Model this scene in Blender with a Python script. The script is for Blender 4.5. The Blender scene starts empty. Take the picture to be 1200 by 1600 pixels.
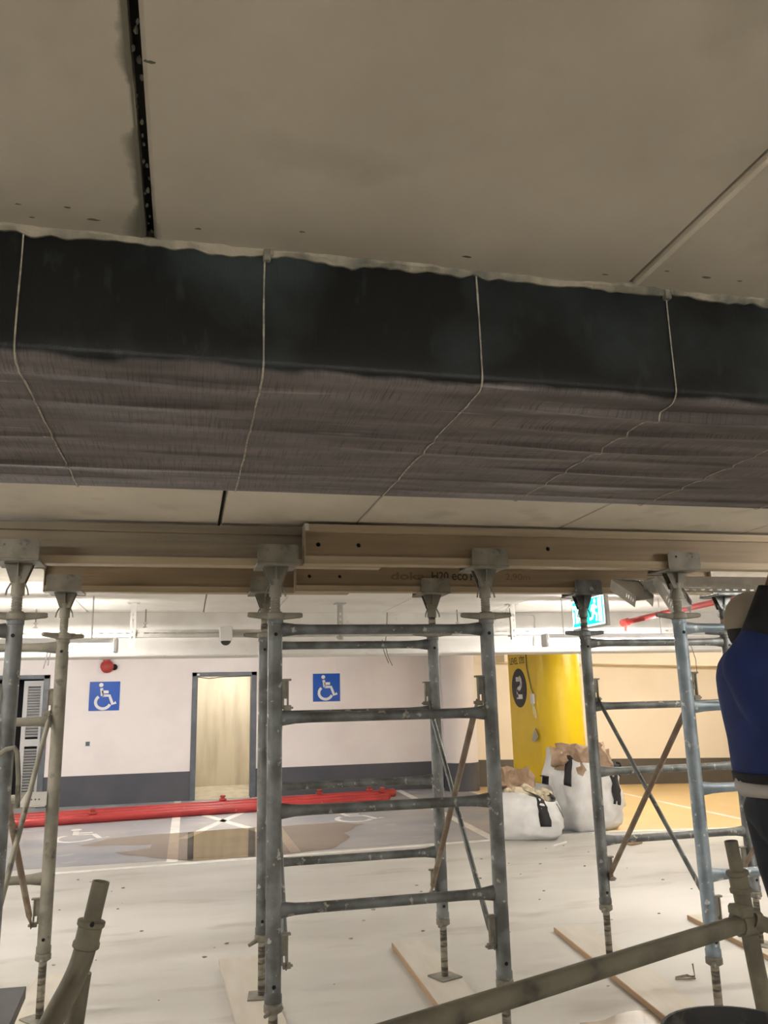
import bpy, bmesh, math, random
from mathutils import Vector, Matrix, noise as mnoise
random.seed(7)
scene = bpy.context.scene
C = scene.collection
PI = math.pi

# ------------------------------------------------------------------ camera
F_PX, YAW, PITCH, ROLL, CAM_H = 1286.0, .2349, .2253, -.0242, 1.65
_cy, _sy, _cp, _sp = math.cos(YAW), math.sin(YAW), math.cos(PITCH), math.sin(PITCH)
_f = Vector((_sy*_cp, _cy*_cp, _sp)); _r = Vector((_cy, -_sy, 0)); _u = _r.cross(_f)
_c, _s = math.cos(ROLL), math.sin(ROLL)
CR, CU, CF = _c*_r+_s*_u, -_s*_r+_c*_u, _f
cam_d = bpy.data.cameras.new('camera'); cam = bpy.data.objects.new('camera', cam_d); C.objects.link(cam)
cam_d.sensor_fit = 'VERTICAL'; cam_d.sensor_height = 36; cam_d.sensor_width = 27; cam_d.lens = F_PX/1600*36
cam_d.clip_start = .02; cam_d.clip_end = 200
m = Matrix((CR, CU, -CF)).transposed().to_4x4(); m.translation = (0, 0, CAM_H); cam.matrix_world = m
scene.camera = cam
def ray(x, y): return CR*((x-600)/F_PX) + CU*((800-y)/F_PX) + CF
def at(x, y, Y):                      # the point at depth Y seen at a place of the photograph
    d = ray(x, y); return Vector((0, 0, CAM_H)) + d*(Y/d.y)
def atz(x, y, Z=0.0):
    d = ray(x, y); return Vector((0, 0, CAM_H)) + d*((Z-CAM_H)/d.z)

# ------------------------------------------------------------------ world, exposure
w = bpy.data.worlds.new('world'); scene.world = w; w.use_nodes = True
w.node_tree.nodes['Background'].inputs[0].default_value = (1, .93, .85, 1)
w.node_tree.nodes['Background'].inputs[1].default_value = .02
scene.view_settings.view_transform = 'Standard'; scene.view_settings.look = 'None'
scene.view_settings.gamma = 1; scene.view_settings.use_curve_mapping = False
scene.view_settings.exposure = 1.68
LAMP = 30.0                           # strength of a fluorescent tube
LAMP_COL = (1.0, .95, .885)

# ------------------------------------------------------------------ materials
def lin(c):
    return tuple(((v/255)/12.92 if v/255 <= .04045 else ((v/255+.055)/1.055)**2.4) for v in c)
def mat(name, col, rough=.6, metal=0., col2=None, scale=6., lo=.42, hi=.62, detail=6., bump=0., bscale=60., spec=.5,
        spots=None, sscale=30., slo=.62, shi=.68, stretch=None, rvar=0.):
    M = bpy.data.materials.new(name); M.use_nodes = True
    nt = M.node_tree; N = nt.nodes; Lk = nt.links; b = N['Principled BSDF']
    b.inputs['Roughness'].default_value = rough; b.inputs['Metallic'].default_value = metal
    b.inputs['Specular IOR Level'].default_value = spec
    b.inputs['Base Color'].default_value = (*col, 1)
    tc = N.new('ShaderNodeTexCoord'); vec = tc.outputs['Object']
    if stretch:
        mp = N.new('ShaderNodeMapping'); mp.inputs['Scale'].default_value = stretch
        Lk.new(vec, mp.inputs['Vector']); vec = mp.outputs['Vector']
    def nz(s, d=detail):
        n = N.new('ShaderNodeTexNoise'); n.inputs['Scale'].default_value = s; n.inputs['Detail'].default_value = d
        Lk.new(vec, n.inputs['Vector']); return n
    def ramp(src, a, bb):
        r = N.new('ShaderNodeMapRange'); r.inputs[1].default_value = a; r.inputs[2].default_value = bb
        Lk.new(src, r.inputs[0]); return r.outputs[0]
    cur = None
    if col2:
        f = ramp(nz(scale).outputs['Fac'], lo, hi)
        mx = N.new('ShaderNodeMix'); mx.data_type = 'RGBA'
        mx.inputs[6].default_value = (*col, 1); mx.inputs[7].default_value = (*col2, 1)
        Lk.new(f, mx.inputs[0]); cur = mx.outputs[2]
        if rvar:
            r2 = N.new('ShaderNodeMapRange'); r2.inputs[3].default_value = rough; r2.inputs[4].default_value = rough+rvar
            Lk.new(f, r2.inputs[0]); Lk.new(r2.outputs[0], b.inputs['Roughness'])
    if spots:
        f = ramp(nz(sscale, 3).outputs['Fac'], slo, shi)
        mx = N.new('ShaderNodeMix'); mx.data_type = 'RGBA'
        mx.inputs[6].default_value = (*col, 1); mx.inputs[7].default_value = (*spots, 1)
        if cur: Lk.new(cur, mx.inputs[6])
        Lk.new(f, mx.inputs[0]); cur = mx.outputs[2]
    if cur: Lk.new(cur, b.inputs['Base Color'])
    if bump:
        bp = N.new('ShaderNodeBump'); bp.inputs['Strength'].default_value = bump; bp.inputs['Distance'].default_value = .01
        Lk.new(nz(bscale).outputs['Fac'], bp.inputs['Height']); Lk.new(bp.outputs[0], b.inputs['Normal'])
    return M
def emit(name, col, s):
    M = bpy.data.materials.new(name); M.use_nodes = True; b = M.node_tree.nodes['Principled BSDF']
    b.inputs['Base Color'].default_value = (*col, 1); b.inputs['Emission Color'].default_value = (*col, 1)
    b.inputs['Emission Strength'].default_value = s
    return M

M = {}
M['ceil'] = mat('ceiling_concrete', (.59, .535, .445), .85, col2=(.69, .63, .53), scale=2.2, lo=.35, hi=.68, bump=.12, bscale=14, spots=(.46, .42, .34), sscale=4.5, slo=.58, shi=.86)
def joint_stain(Mt):                  # damp grey-green stain that has crept out of the open slab joint
    nt = Mt.node_tree; N = nt.nodes; Lk = nt.links; b = N['Principled BSDF']; src = b.inputs['Base Color'].links[0].from_socket
    tc = N.new('ShaderNodeTexCoord'); sx = N.new('ShaderNodeSeparateXYZ'); Lk.new(tc.outputs['Object'], sx.inputs[0])
    def math_(op, a, c=None):
        n = N.new('ShaderNodeMath'); n.operation = op
        for k, v in enumerate((a, c)):
            if v is None: continue
            if isinstance(v, (int, float)): n.inputs[k].default_value = v
            else: Lk.new(v, n.inputs[k])
        return n.outputs[0]
    nz = N.new('ShaderNodeTexNoise'); nz.inputs['Scale'].default_value = 5.5; nz.inputs['Detail'].default_value = 7; Lk.new(tc.outputs['Object'], nz.inputs['Vector'])
    d = math_('ABSOLUTE', math_('ADD', sx.outputs[0], .104)); wdt = math_('MULTIPLY', math_('MAXIMUM', math_('SUBTRACT', nz.outputs['Fac'], .36), .02), .16)
    f = math_('MAXIMUM', math_('SUBTRACT', 1., math_('DIVIDE', d, wdt)), 0.)
    f = math_('MULTIPLY', math_('MINIMUM', math_('MULTIPLY', f, 1.4), 1.), math_('LESS_THAN', sx.outputs[1], 1.6))
    m = N.new('ShaderNodeMix'); m.data_type = 'RGBA'; m.inputs[7].default_value = (.13, .13, .095, 1); Lk.new(math_('MULTIPLY', f, .8), m.inputs[0]); Lk.new(src, m.inputs[6]); Lk.new(m.outputs[2], b.inputs['Base Color'])
joint_stain(M['ceil'])
M['ceil_far'] = mat('painted_ceiling', (.86, .83, .79), .8, col2=(.80, .77, .72), scale=3, bump=.06, bscale=20)
M['joint'] = mat('joint_dark', (.03, .03, .025), .95)
M['mortar'] = mat('mortar', (.42, .38, .29), .9, col2=(.17, .17, .14), scale=9, lo=.42, hi=.58, bump=.5, bscale=50)
M['pale_edge'] = mat('pale_joint_edge', (.80, .74, .62), .9, col2=(.70, .64, .53), scale=8)
M['smear'] = mat('damp_stain', (.12, .12, .09), .9, col2=(.2, .19, .14), scale=20)
M['white_paint'] = mat('white_paint', (.88, .83, .81), .75, col2=(.84, .785, .765), scale=1.5, bump=.05, bscale=18)
M['white_beam'] = mat('white_beam_paint', (.86, .84, .81), .75, col2=(.80, .775, .74), scale=4, spots=(.55, .52, .48), sscale=22, slo=.70, shi=.76, bump=.15, bscale=30)
M['cream'] = mat('cream_wall', (.90, .81, .66), .75, col2=(.87, .78, .63), scale=1.5, bump=.05, bscale=18)  # cream tone shared by the right-hand walls and trim
M['slate'] = mat('slate_band_paint', (.075, .078, .095), .55, col2=(.09, .09, .105), scale=2)
M['brown_band'] = mat('brown_band_paint', (.105, .092, .072), .55, col2=(.12, .105, .085), scale=2)
M['frame_grey'] = mat('door_frame_paint', (.10, .115, .135), .45, col2=(.13, .145, .165), scale=6)
M['bare'] = mat('bare_concrete', (.62, .56, .43), .85, col2=(.48, .42, .31), scale=2.2, stretch=(2.4, 1, .35), lo=.45, hi=.7, bump=.1, bscale=15)
M['dark'] = mat('shaft_shade', (.02, .02, .022), .9)  # near-black colour stands for the darkness of the unlit shaft
M['louvre'] = mat('louvre_paint', (.55, .55, .54), .5)
M['floor'] = mat('floor_concrete', (.585, .57, .535), .52, col2=(.49, .475, .44), scale=.9, lo=.36, hi=.68, stretch=(.45, 1.3, 1), bump=.05, bscale=9, spots=(.36, .335, .285), sscale=2.4, slo=.58, shi=.80, rvar=.2, spec=.3)
M['blue_floor'] = mat('blue_grey_floor_paint', (.28, .295, .335), .4, col2=(.42, .41, .40), scale=1.1, lo=.38, hi=.66, stretch=(.6, 1, 1), spots=(.5, .48, .44), sscale=3.5, slo=.6, shi=.75)
M['tan_floor'] = mat('tan_floor_paint', (.78, .57, .27), .38, col2=(.72, .52, .24), scale=1.2, lo=.4, hi=.7)
M['line'] = mat('road_marking_white', (.88, .86, .82), .55, col2=(.76, .74, .70), scale=6)
M['water'] = bpy.data.materials.new('puddle_water'); M['water'].use_nodes = True
_nt = M['water'].node_tree; _nt.nodes.remove(_nt.nodes['Principled BSDF'])
_t = _nt.nodes.new('ShaderNodeBsdfTransparent'); _t.inputs[0].default_value = (.80, .73, .64, 1)
_g = _nt.nodes.new('ShaderNodeBsdfGlossy'); _g.inputs['Roughness'].default_value = .035; _g.inputs[0].default_value = (.92, .86, .78, 1)
_fr = _nt.nodes.new('ShaderNodeFresnel'); _fr.inputs[0].default_value = 1.33
_mx = _nt.nodes.new('ShaderNodeMixShader'); _nt.links.new(_fr.outputs[0], _mx.inputs[0]); _nt.links.new(_t.outputs[0], _mx.inputs[1]); _nt.links.new(_g.outputs[0], _mx.inputs[2])
_nt.links.new(_mx.outputs[0], _nt.nodes['Material Output'].inputs[0])
M['wet'] = mat('damp_floor', (.36, .31, .25), .25, col2=(.45, .4, .33), scale=3)
def carbon():
    Mt = mat('carbon_fabric', (.010, .0105, .0105), .36, spec=.5); nt = Mt.node_tree; N = nt.nodes; Lk = nt.links; b = N['Principled BSDF']
    tc = N.new('ShaderNodeTexCoord')
    def nz(s, sc, d=5):
        mp = N.new('ShaderNodeMapping'); mp.inputs['Scale'].default_value = s; Lk.new(tc.outputs['Object'], mp.inputs['Vector'])
        n = N.new('ShaderNodeTexNoise'); n.inputs['Scale'].default_value = sc; n.inputs['Detail'].default_value = d; Lk.new(mp.outputs[0], n.inputs['Vector']); return n.outputs['Fac']
    def rg(f, a, c, lo=0., hi=1.):
        r = N.new('ShaderNodeMapRange'); r.inputs[1].default_value = a; r.inputs[2].default_value = c; r.inputs[3].default_value = lo; r.inputs[4].default_value = hi; Lk.new(f, r.inputs[0]); return r.outputs[0]
    def mix(f, A, Bc):
        m = N.new('ShaderNodeMix'); m.data_type = 'RGBA'; m.inputs[7].default_value = (*Bc, 1)
        if isinstance(A, tuple): m.inputs[6].default_value = (*A, 1)
        else: Lk.new(A, m.inputs[6])
        Lk.new(f, m.inputs[0]); return m.outputs[2]
    # the faces are soaked in black resin, the underside is still dry fabric, with some lighting painted into the split; the resin edge wanders along the corner
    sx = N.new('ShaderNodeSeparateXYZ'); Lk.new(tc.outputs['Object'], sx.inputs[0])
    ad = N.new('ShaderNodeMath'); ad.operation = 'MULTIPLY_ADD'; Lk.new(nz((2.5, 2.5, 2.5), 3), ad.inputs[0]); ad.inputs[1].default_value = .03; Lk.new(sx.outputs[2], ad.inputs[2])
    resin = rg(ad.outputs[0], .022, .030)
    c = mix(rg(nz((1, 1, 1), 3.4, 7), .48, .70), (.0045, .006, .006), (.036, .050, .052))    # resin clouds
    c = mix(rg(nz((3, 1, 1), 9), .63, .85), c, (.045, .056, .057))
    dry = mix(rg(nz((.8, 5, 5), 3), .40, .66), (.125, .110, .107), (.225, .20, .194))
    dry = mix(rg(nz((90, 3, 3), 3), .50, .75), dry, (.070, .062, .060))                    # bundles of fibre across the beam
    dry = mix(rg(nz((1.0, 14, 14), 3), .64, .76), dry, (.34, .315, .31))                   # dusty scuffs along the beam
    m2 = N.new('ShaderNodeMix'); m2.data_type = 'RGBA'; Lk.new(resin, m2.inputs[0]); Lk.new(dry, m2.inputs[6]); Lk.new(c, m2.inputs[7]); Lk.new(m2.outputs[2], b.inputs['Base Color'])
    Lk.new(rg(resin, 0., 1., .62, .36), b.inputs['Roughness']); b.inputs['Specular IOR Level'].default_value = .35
    ws = N.new('ShaderNodeTexWave'); ws.inputs['Scale'].default_value = 110; ws.inputs['Distortion'].default_value = 2.5; Lk.new(tc.outputs['Object'], ws.inputs['Vector'])
    bp = N.new('ShaderNodeBump'); bp.inputs['Strength'].default_value = .3; bp.inputs['Distance'].default_value = .002; Lk.new(ws.outputs['Fac'], bp.inputs['Height']); Lk.new(bp.outputs[0], b.inputs['Normal'])
    return Mt
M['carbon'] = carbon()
M['thread'] = mat('seam_thread', (.50, .46, .38), .8, col2=(.30, .27, .22), scale=60)
M['galv'] = mat('galvanised_steel', (.20, .215, .215), .52, .4, col2=(.105, .108, .102), scale=9, lo=.40, hi=.62, spots=(.42, .41, .37), sscale=26, slo=.64, shi=.70, bump=.12, bscale=45)
M['galv_dirty'] = mat('cement_dusted_steel', (.29, .27, .22), .7, .1, col2=(.20, .188, .155), scale=8, lo=.4, hi=.62, spots=(.12, .11, .095), sscale=11, slo=.62, shi=.7, bump=.2, bscale=50)
M['galv_fg'] = mat('grimy_olive_steel', (.205, .188, .135), .7, .1, col2=(.13, .12, .09), scale=9, lo=.4, hi=.62, spots=(.06, .055, .045), sscale=9, slo=.60, shi=.7, bump=.25, bscale=50)
M['galv_lit'] = mat('bluish_lit_galvanised_steel', (.30, .36, .40), .45, .45, col2=(.20, .25, .285), scale=8, lo=.42, hi=.6, spots=(.6, .62, .62), sscale=26, slo=.62, shi=.68, bump=.12, bscale=45)  # galvanised steel with bluish light on the frame painted into its colour
M['rusty'] = mat('rusty_brace', (.22, .155, .11), .75, .2, col2=(.30, .26, .2), scale=9, lo=.42, hi=.6)
M['spindle'] = mat('jack_spindle', (.10, .09, .075), .6, .4, col2=(.34, .31, .25), scale=5, stretch=(1, 1, 6), lo=.45, hi=.55)
M['hole'] = mat('hole_black', (.012, .011, .01), .9)
M['wood_web'] = mat('formwork_web', (.31, .23, .14), .6, col2=(.235, .17, .10), scale=4, stretch=(.35, 3, 6), lo=.35, hi=.7, bump=.1, bscale=30)
M['wood_flange'] = mat('formwork_flange', (.44, .355, .245), .65, col2=(.34, .265, .17), scale=5, stretch=(.3, 3, 8), lo=.35, hi=.7, bump=.1, bscale=30)
M['wood_grey'] = mat('weathered_web', (.275, .225, .155), .7, col2=(.20, .165, .12), scale=4, stretch=(.35, 3, 8), lo=.35, hi=.7, bump=.1, bscale=30)
M['ink'] = mat('stamped_ink', (.07, .045, .022), .8)
M['ink2'] = mat('faded_stamp', (.17, .115, .06), .8)
M['plank'] = mat('dusty_plank', (.60, .565, .50), .8, col2=(.53, .485, .41), scale=4, stretch=(3, .5, 1), lo=.35, hi=.75, bump=.1, bscale=30)
M['plank_edge'] = mat('plank_edge_wood', (.46, .31, .19), .7)
M['red'] = mat('red_pipe_paint', (.43, .038, .036), .42, col2=(.36, .03, .028), scale=5, spots=(.55, .25, .22), sscale=18, slo=.7, shi=.76)
M['red_dark'] = mat('red_casting', (.42, .05, .04), .45)
M['yellow'] = mat('yellow_paint', (.86, .60, .012), .36, col2=(.82, .56, .012), scale=2)
M['black'] = mat('black_paint', (.022, .02, .022), .5)
M['white'] = mat('white_plastic', (.8, .79, .77), .45)
M['sign_blue'] = mat('blue_sign', (.003, .085, .46), .35)
M['tarp'] = mat('white_woven_sack', (.80, .80, .79), .42, col2=(.71, .71, .70), scale=5, bump=.8, bscale=7)
M['strap'] = mat('black_webbing', (.022, .022, .024), .7)
M['kraft'] = mat('brown_paper', (.36, .24, .16), .8, col2=(.50, .37, .26), scale=7, bump=.3, bscale=14)
M['rubble'] = mat('cream_rubble', (.72, .65, .48), .9, col2=(.55, .47, .33), scale=9)
M['bucket'] = mat('mortar_splashed_plastic', (.035, .035, .033), .6, col2=(.22, .21, .185), scale=9, lo=.48, hi=.62)
M['board'] = mat('dark_film_faced_board', (.045, .045, .047), .5, col2=(.075, .072, .068), scale=8)
M['dkply'] = mat('plywood', (.40, .29, .17), .7, col2=(.32, .23, .13), scale=5)
M['skin'] = mat('skin', (.20, .095, .06), .55)
M['shirt'] = mat('blue_shirt', (.006, .022, .13), .8, col2=(.005, .017, .10), scale=6, bump=.6, bscale=9)
M['blackcloth'] = mat('black_cloth', (.012, .012, .014), .85)
M['white_cloth'] = mat('grey_white_cloth', (.42, .40, .37), .8, bump=.3, bscale=14)
M['trouser'] = mat('dark_trouser', (.012, .016, .024), .85, col2=(.018, .022, .03), scale=8)
M['cap'] = mat('beige_cap', (.36, .31, .24), .8)
M['hair'] = mat('hair', (.012, .01, .009), .7)
M['boot'] = mat('work_boot', (.10, .065, .04), .7)
M['tube'] = emit('lit_tube', LAMP_COL, LAMP)
M['sign_green'] = emit('lit_green', (.0, .42, .33), .9)
M['sign_white'] = emit('lit_white', (.78, 1.0, .96), 1.0)
M['dome'] = mat('smoked_dome', (.02, .02, .022), .1)
M['steel_light'] = mat('zinc_steel', (.60, .585, .55), .5, .15, col2=(.50, .485, .45), scale=9)
M['wire'] = mat('grey_wire', (.22, .2, .18), .6)

# ------------------------------------------------------------------ mesh helpers
def origin(o):
    v = Vector((0, 0, 0))
    while o: v += o.location; o = o.parent
    return v
def link(name, me, m, parent=None, local=False, smooth=40):
    if m: me.materials.clear(); me.materials.append(m)
    if parent and not local: me.transform(Matrix.Translation(-origin(parent)))
    if smooth:
        me.polygons.foreach_set('use_smooth', [True]*len(me.polygons)); me.set_sharp_from_angle(angle=math.radians(smooth))
    o = bpy.data.objects.new(name, me); C.objects.link(o); o.parent = parent
    return o
class B:
    def __init__(s): s.bm = bmesh.new()
    def mat4(s, X, Y, Z, o):
        return Matrix((X, Y, Z)).transposed().to_4x4() if o is None else Matrix.Translation(o) @ Matrix((X, Y, Z)).transposed().to_4x4()
    def box(s, x0, x1, y0, y1, z0, z1, bev=0, mtx=None):
        b2 = bmesh.new(); bmesh.ops.create_cube(b2, size=1)
        for v in b2.verts:
            v.co = Vector((x0+(v.co.x+.5)*(x1-x0), y0+(v.co.y+.5)*(y1-y0), z0+(v.co.z+.5)*(z1-z0)))
        if bev: bmesh.ops.bevel(b2, geom=b2.edges[:], offset=bev, segments=1, affect='EDGES')
        s.merge(b2, mtx); return s
    def merge(s, b2, mtx=None):
        if mtx: bmesh.ops.transform(b2, matrix=mtx, verts=b2.verts)
        me = bpy.data.meshes.new('t'); b2.to_mesh(me); b2.free(); s.bm.from_mesh(me); bpy.data.meshes.remove(me)
    def ring(s, c, X, Y, rx, ry, n):
        return [s.bm.verts.new(c + X*(rx*math.cos(2*PI*k/n)) + Y*(ry*math.sin(2*PI*k/n))) for k in range(n)]
    def skin(s, rings, caps=True, closed=True):
        for a, b in zip(rings, rings[1:]):
            n = len(a)
            for k in range(n if closed else n-1):
                s.bm.faces.new((a[k], a[(k+1) % n], b[(k+1) % n], b[k]))
        if caps and closed:
            s.bm.faces.new(rings[0][::-1]); s.bm.faces.new(rings[-1])
    def sweep(s, pts, r, n=10, caps=True, up=None, ry=None):
        pts = [Vector(p) for p in pts]; k = len(pts)
        rs = r if isinstance(r, (list, tuple)) else [r]*k
        rys = ry if isinstance(ry, (list, tuple)) else ([ry]*k if ry else rs)
        rings = []; prev = None
        for i in range(k):
            t = (pts[min(i+1, k-1)]-pts[max(i-1, 0)]).normalized()
            if up is not None: X = Vector(up)
            elif prev is None: X = Vector((0, 0, 1)) if abs(t.z) < .9 else Vector((1, 0, 0))
            else: X = prev
            X = (X - t*X.dot(t)).normalized(); prev = X; Yv = t.cross(X)
            rings.append(s.ring(pts[i], X, Yv, rs[i], rys[i], n))
        s.skin(rings, caps); return s
    def tube(s, a, b, r, n=12, r2=None): return s.sweep([a, b], [r, r if r2 is None else r2], n)
    def hollow(s, a, b, r, t=.004, n=16):
        a, b = Vector(a), Vector(b); d = (b-a).normalized(); X = d.orthogonal().normalized(); Y = d.cross(X)
        R = [s.ring(a, X, Y, r, r, n), s.ring(b, X, Y, r, r, n), s.ring(b, X, Y, r-t, r-t, n), s.ring(a, X, Y, r-t, r-t, n)]
        s.skin(R+[R[0]], caps=False); return s
    def lathe(s, prof, c, n=16, caps=True, X=Vector((1, 0, 0)), Yv=Vector((0, 1, 0)), Z=Vector((0, 0, 1))):
        c = Vector(c); s.skin([s.ring(c+Z*z, X, Yv, r, r, n) for r, z in prof], caps); return s
    def quad(s, *p): s.bm.faces.new([s.bm.verts.new(Vector(q)) for q in p]); return s
    def prism(s, poly, off, thick):       # poly: world points of a planar outline; off: direction of thickness
        off = Vector(off).normalized()*thick
        a = [s.bm.verts.new(Vector(p)) for p in poly]; b = [s.bm.verts.new(Vector(p)+off) for p in poly]
        n = len(a); s.bm.faces.new(a[::-1]); s.bm.faces.new(b)
        for k in range(n): s.bm.faces.new((a[k], a[(k+1) % n], b[(k+1) % n], b[k]))
        return s
    def ribbon(s, pts, width, nrm, thick):
        nrm = Vector(nrm).normalized(); pts = [Vector(p) for p in pts]; L = []; R = []
        for i, p in enumerate(pts):
            t = (pts[min(i+1, len(pts)-1)]-pts[max(i-1, 0)]).normalized(); sd = nrm.cross(t)*(width/2)
            L.append(p+sd); R.append(p-sd)
        rings = [[s.bm.verts.new(l), s.bm.verts.new(r), s.bm.verts.new(r+nrm*thick), s.bm.verts.new(l+nrm*thick)] for l, r in zip(L, R)]
        s.skin(rings); return s
    def mesh(s, name='m'):
        bmesh.ops.recalc_face_normals(s.bm, faces=s.bm.faces[:])
        me = bpy.data.meshes.new(name); s.bm.to_mesh(me); s.bm.free(); return me
    def obj(s, name, m, parent=None, local=False, smooth=40): return link(name, s.mesh(name), m, parent, local, smooth)
def tag(o, label, cat, group=None):
    o['label'] = label; o['category'] = cat
    if group: o['group'] = group
    return o
def struct(o): o['kind'] = 'structure'; return o
def thing(name, loc, label, cat, group=None):
    o = bpy.data.objects.new(name, None); C.objects.link(o); o.location = loc; o.empty_display_size = .1
    return tag(o, label, cat, group)
def copy_tree(o, parent=None):
    c = o.copy(); C.objects.link(c); c.parent = parent
    for ch in list(o.children): copy_tree(ch, c)
    return c
def plate_mesh(outline, holes, thick, mtx):
    cu = bpy.data.curves.new('plate', 'CURVE'); cu.dimensions = '2D'; cu.fill_mode = 'BOTH'; cu.extrude = thick/2
    for lp in [outline]+holes:
        sp = cu.splines.new('POLY'); sp.points.add(len(lp)-1); sp.use_cyclic_u = True
        for pt, (x, y) in zip(sp.points, lp): pt.co = (x, y, 0, 1)
    ob = bpy.data.objects.new('plate', cu); me = bpy.data.meshes.new_from_object(ob); me.transform(mtx)
    bm_ = bmesh.new(); bm_.from_mesh(me); bmesh.ops.remove_doubles(bm_, verts=bm_.verts, dist=1e-5); bm_.to_mesh(me); bm_.free()
    bpy.data.objects.remove(ob); bpy.data.curves.remove(cu); return me
def circ(x, y, r, n=14): return [(x+r*math.cos(2*PI*k/n), y+r*math.sin(2*PI*k/n)) for k in range(n)]
def rect(x0, x1, y0, y1): return [(x0, y0), (x1, y0), (x1, y1), (x0, y1)]
def text_mesh(body, size, width, mtx, thick=.002, bold=0.):
    cu = bpy.data.curves.new('txt', 'FONT'); cu.body = body; cu.size = 1; cu.extrude = .001; cu.offset = bold
    ob = bpy.data.objects.new('txt', cu); me = bpy.data.meshes.new_from_object(ob)
    bpy.data.objects.remove(ob); bpy.data.curves.remove(cu)
    xs = [v.co.x for v in me.vertices]; ys = [v.co.y for v in me.vertices]
    sx = width/(max(xs)-min(xs)); sy = size/(max(ys)-min(ys)); x0, y0 = min(xs), min(ys)
    for v in me.vertices: v.co = Vector(((v.co.x-x0)*sx, (v.co.y-y0)*sy, v.co.z*thick/.002))
    me.transform(mtx); return me
def basis(o, X, Y, Z): m = Matrix((Vector(X), Vector(Y), Vector(Z))).transposed().to_4x4(); m.translation = Vector(o); return m
FACE_FRONT = ((1, 0, 0), (0, 0, 1), (0, -1, 0))      # a surface that faces the camera side (-Y)
FACE_LEFT = ((0, -1, 0), (0, 0, 1), (-1, 0, 0))      # a surface that faces -X
def fz(x): return -.03*max(0., x-5.)                  # the far bay falls gently to the right

# ================================================================== SETTING
CZ = 2.53                                             # slab soffit
WY = 15.8                                             # far wall
b = B()
xs = [-12, 5, 16]; ys = [-9, 8.5, 20]
rows = [[b.bm.verts.new((x, y, fz(x))) for x in xs] for y in ys]
for i in range(2):
    for j in range(2): b.bm.faces.new((rows[i][j], rows[i][j+1], rows[i+1][j+1], rows[i+1][j]))
low = [[b.bm.verts.new((x, y, -.6)) for x in (xs[0], xs[-1])] for y in (ys[0], ys[-1])]
b.bm.faces.new((low[0][0], low[1][0], low[1][1], low[0][1]))
floor = struct(b.obj('floor', M['floor'], smooth=0))
def floor_patch(name, x0, x1, y0, y1, h, m):
    b = B(); cuts = sorted({x0, x1} | ({5.} if x0 < 5 < x1 else set()))
    for a, c in zip(cuts, cuts[1:]):
        for z in (0,):
            v = [(a, y0), (c, y0), (c, y1), (a, y1)]
            lo = [b.bm.verts.new((x, y, fz(x)-.002)) for x, y in v]; hi = [b.bm.verts.new((x, y, fz(x)+h)) for x, y in v]
            b.bm.faces.new(lo[::-1]); b.bm.faces.new(hi)
            for k in range(4): b.bm.faces.new((lo[k], lo[(k+1) % 4], hi[(k+1) % 4], hi[k]))
    return b.obj(name, m, floor, smooth=0)
floor_patch('bay_paint', -12, 5.05, 9.95, WY, .002, M['blue_floor'])
floor_patch('tan_paint', 5.15, 16, 9.95, WY+.2, .002, M['tan_floor'])
def stripe(p, q, wdt, h=.004):
    p, q = Vector(p), Vector(q); d = (q-p).normalized(); n = Vector((-d.y, d.x, 0))*(wdt/2)
    b = B(); pts = [p-n, q-n, q+n, p+n]
    b.prism([(v.x, v.y, fz(v.x)-.001) for v in pts], (0, 0, 1), h+.001)
    return b.obj('bay_line', M['line'], floor, smooth=0)
stripe((-12, 9.0, 0), (5, 9.95, 0), .11); stripe((5, 9.95, 0), (16, 9.95, 0), .11)
stripe((-.105, 9.8, 0), (-.105, WY, 0), .12); stripe((1.25, 9.9, 0), (1.25, WY, 0), .12)
stripe((3.63, 9.95, 0), (3.93, WY, 0), .12); stripe((5.1, 9.95, 0), (5.1, WY, 0), .09)
stripe((0, 11.4, 0), (1.15, 14.4, 0), .12); stripe((1.15, 11.2, 0), (.05, 14.4, 0), .12)
stripe((7.55, 9.95, 0), (7.75, WY, 0), .1); stripe((10.1, 9.95, 0), (10.3, WY, 0), .1)

def isa(fn_pt, width):                # the wheelchair emblem as strokes: fn_pt maps (u, v) in -1..1 to a point
    S = [[(-.22, .50), (-.16, .02)], [(-.2, .26), (.20, .26)], [(-.16, .03), (.26, .03), (.46, -.50), (.66, -.40)]]
    arc = [(-.10+.44*math.cos(math.radians(a)), -.36+.42*math.sin(math.radians(a))) for a in range(128, 352, 14)]
    return [[fn_pt(*q) for q in st] for st in S]+[[fn_pt(*q) for q in arc]], [fn_pt(*q) for q in circ(-.25, .70, .13, 16)]
for cx, cyy in ((-1.30, 12.25), (2.45, 12.6)):
    st, head = isa(lambda u, v: Vector((cx+u*.55, cyy+v*.75, .003)), .1)
    b = B()
    for q in st: b.ribbon(q, .075, (0, 0, 1), .002)
    b.prism(head, (0, 0, 1), .002); b.obj('wheelchair_marking', M['line'], floor, smooth=0)

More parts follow.
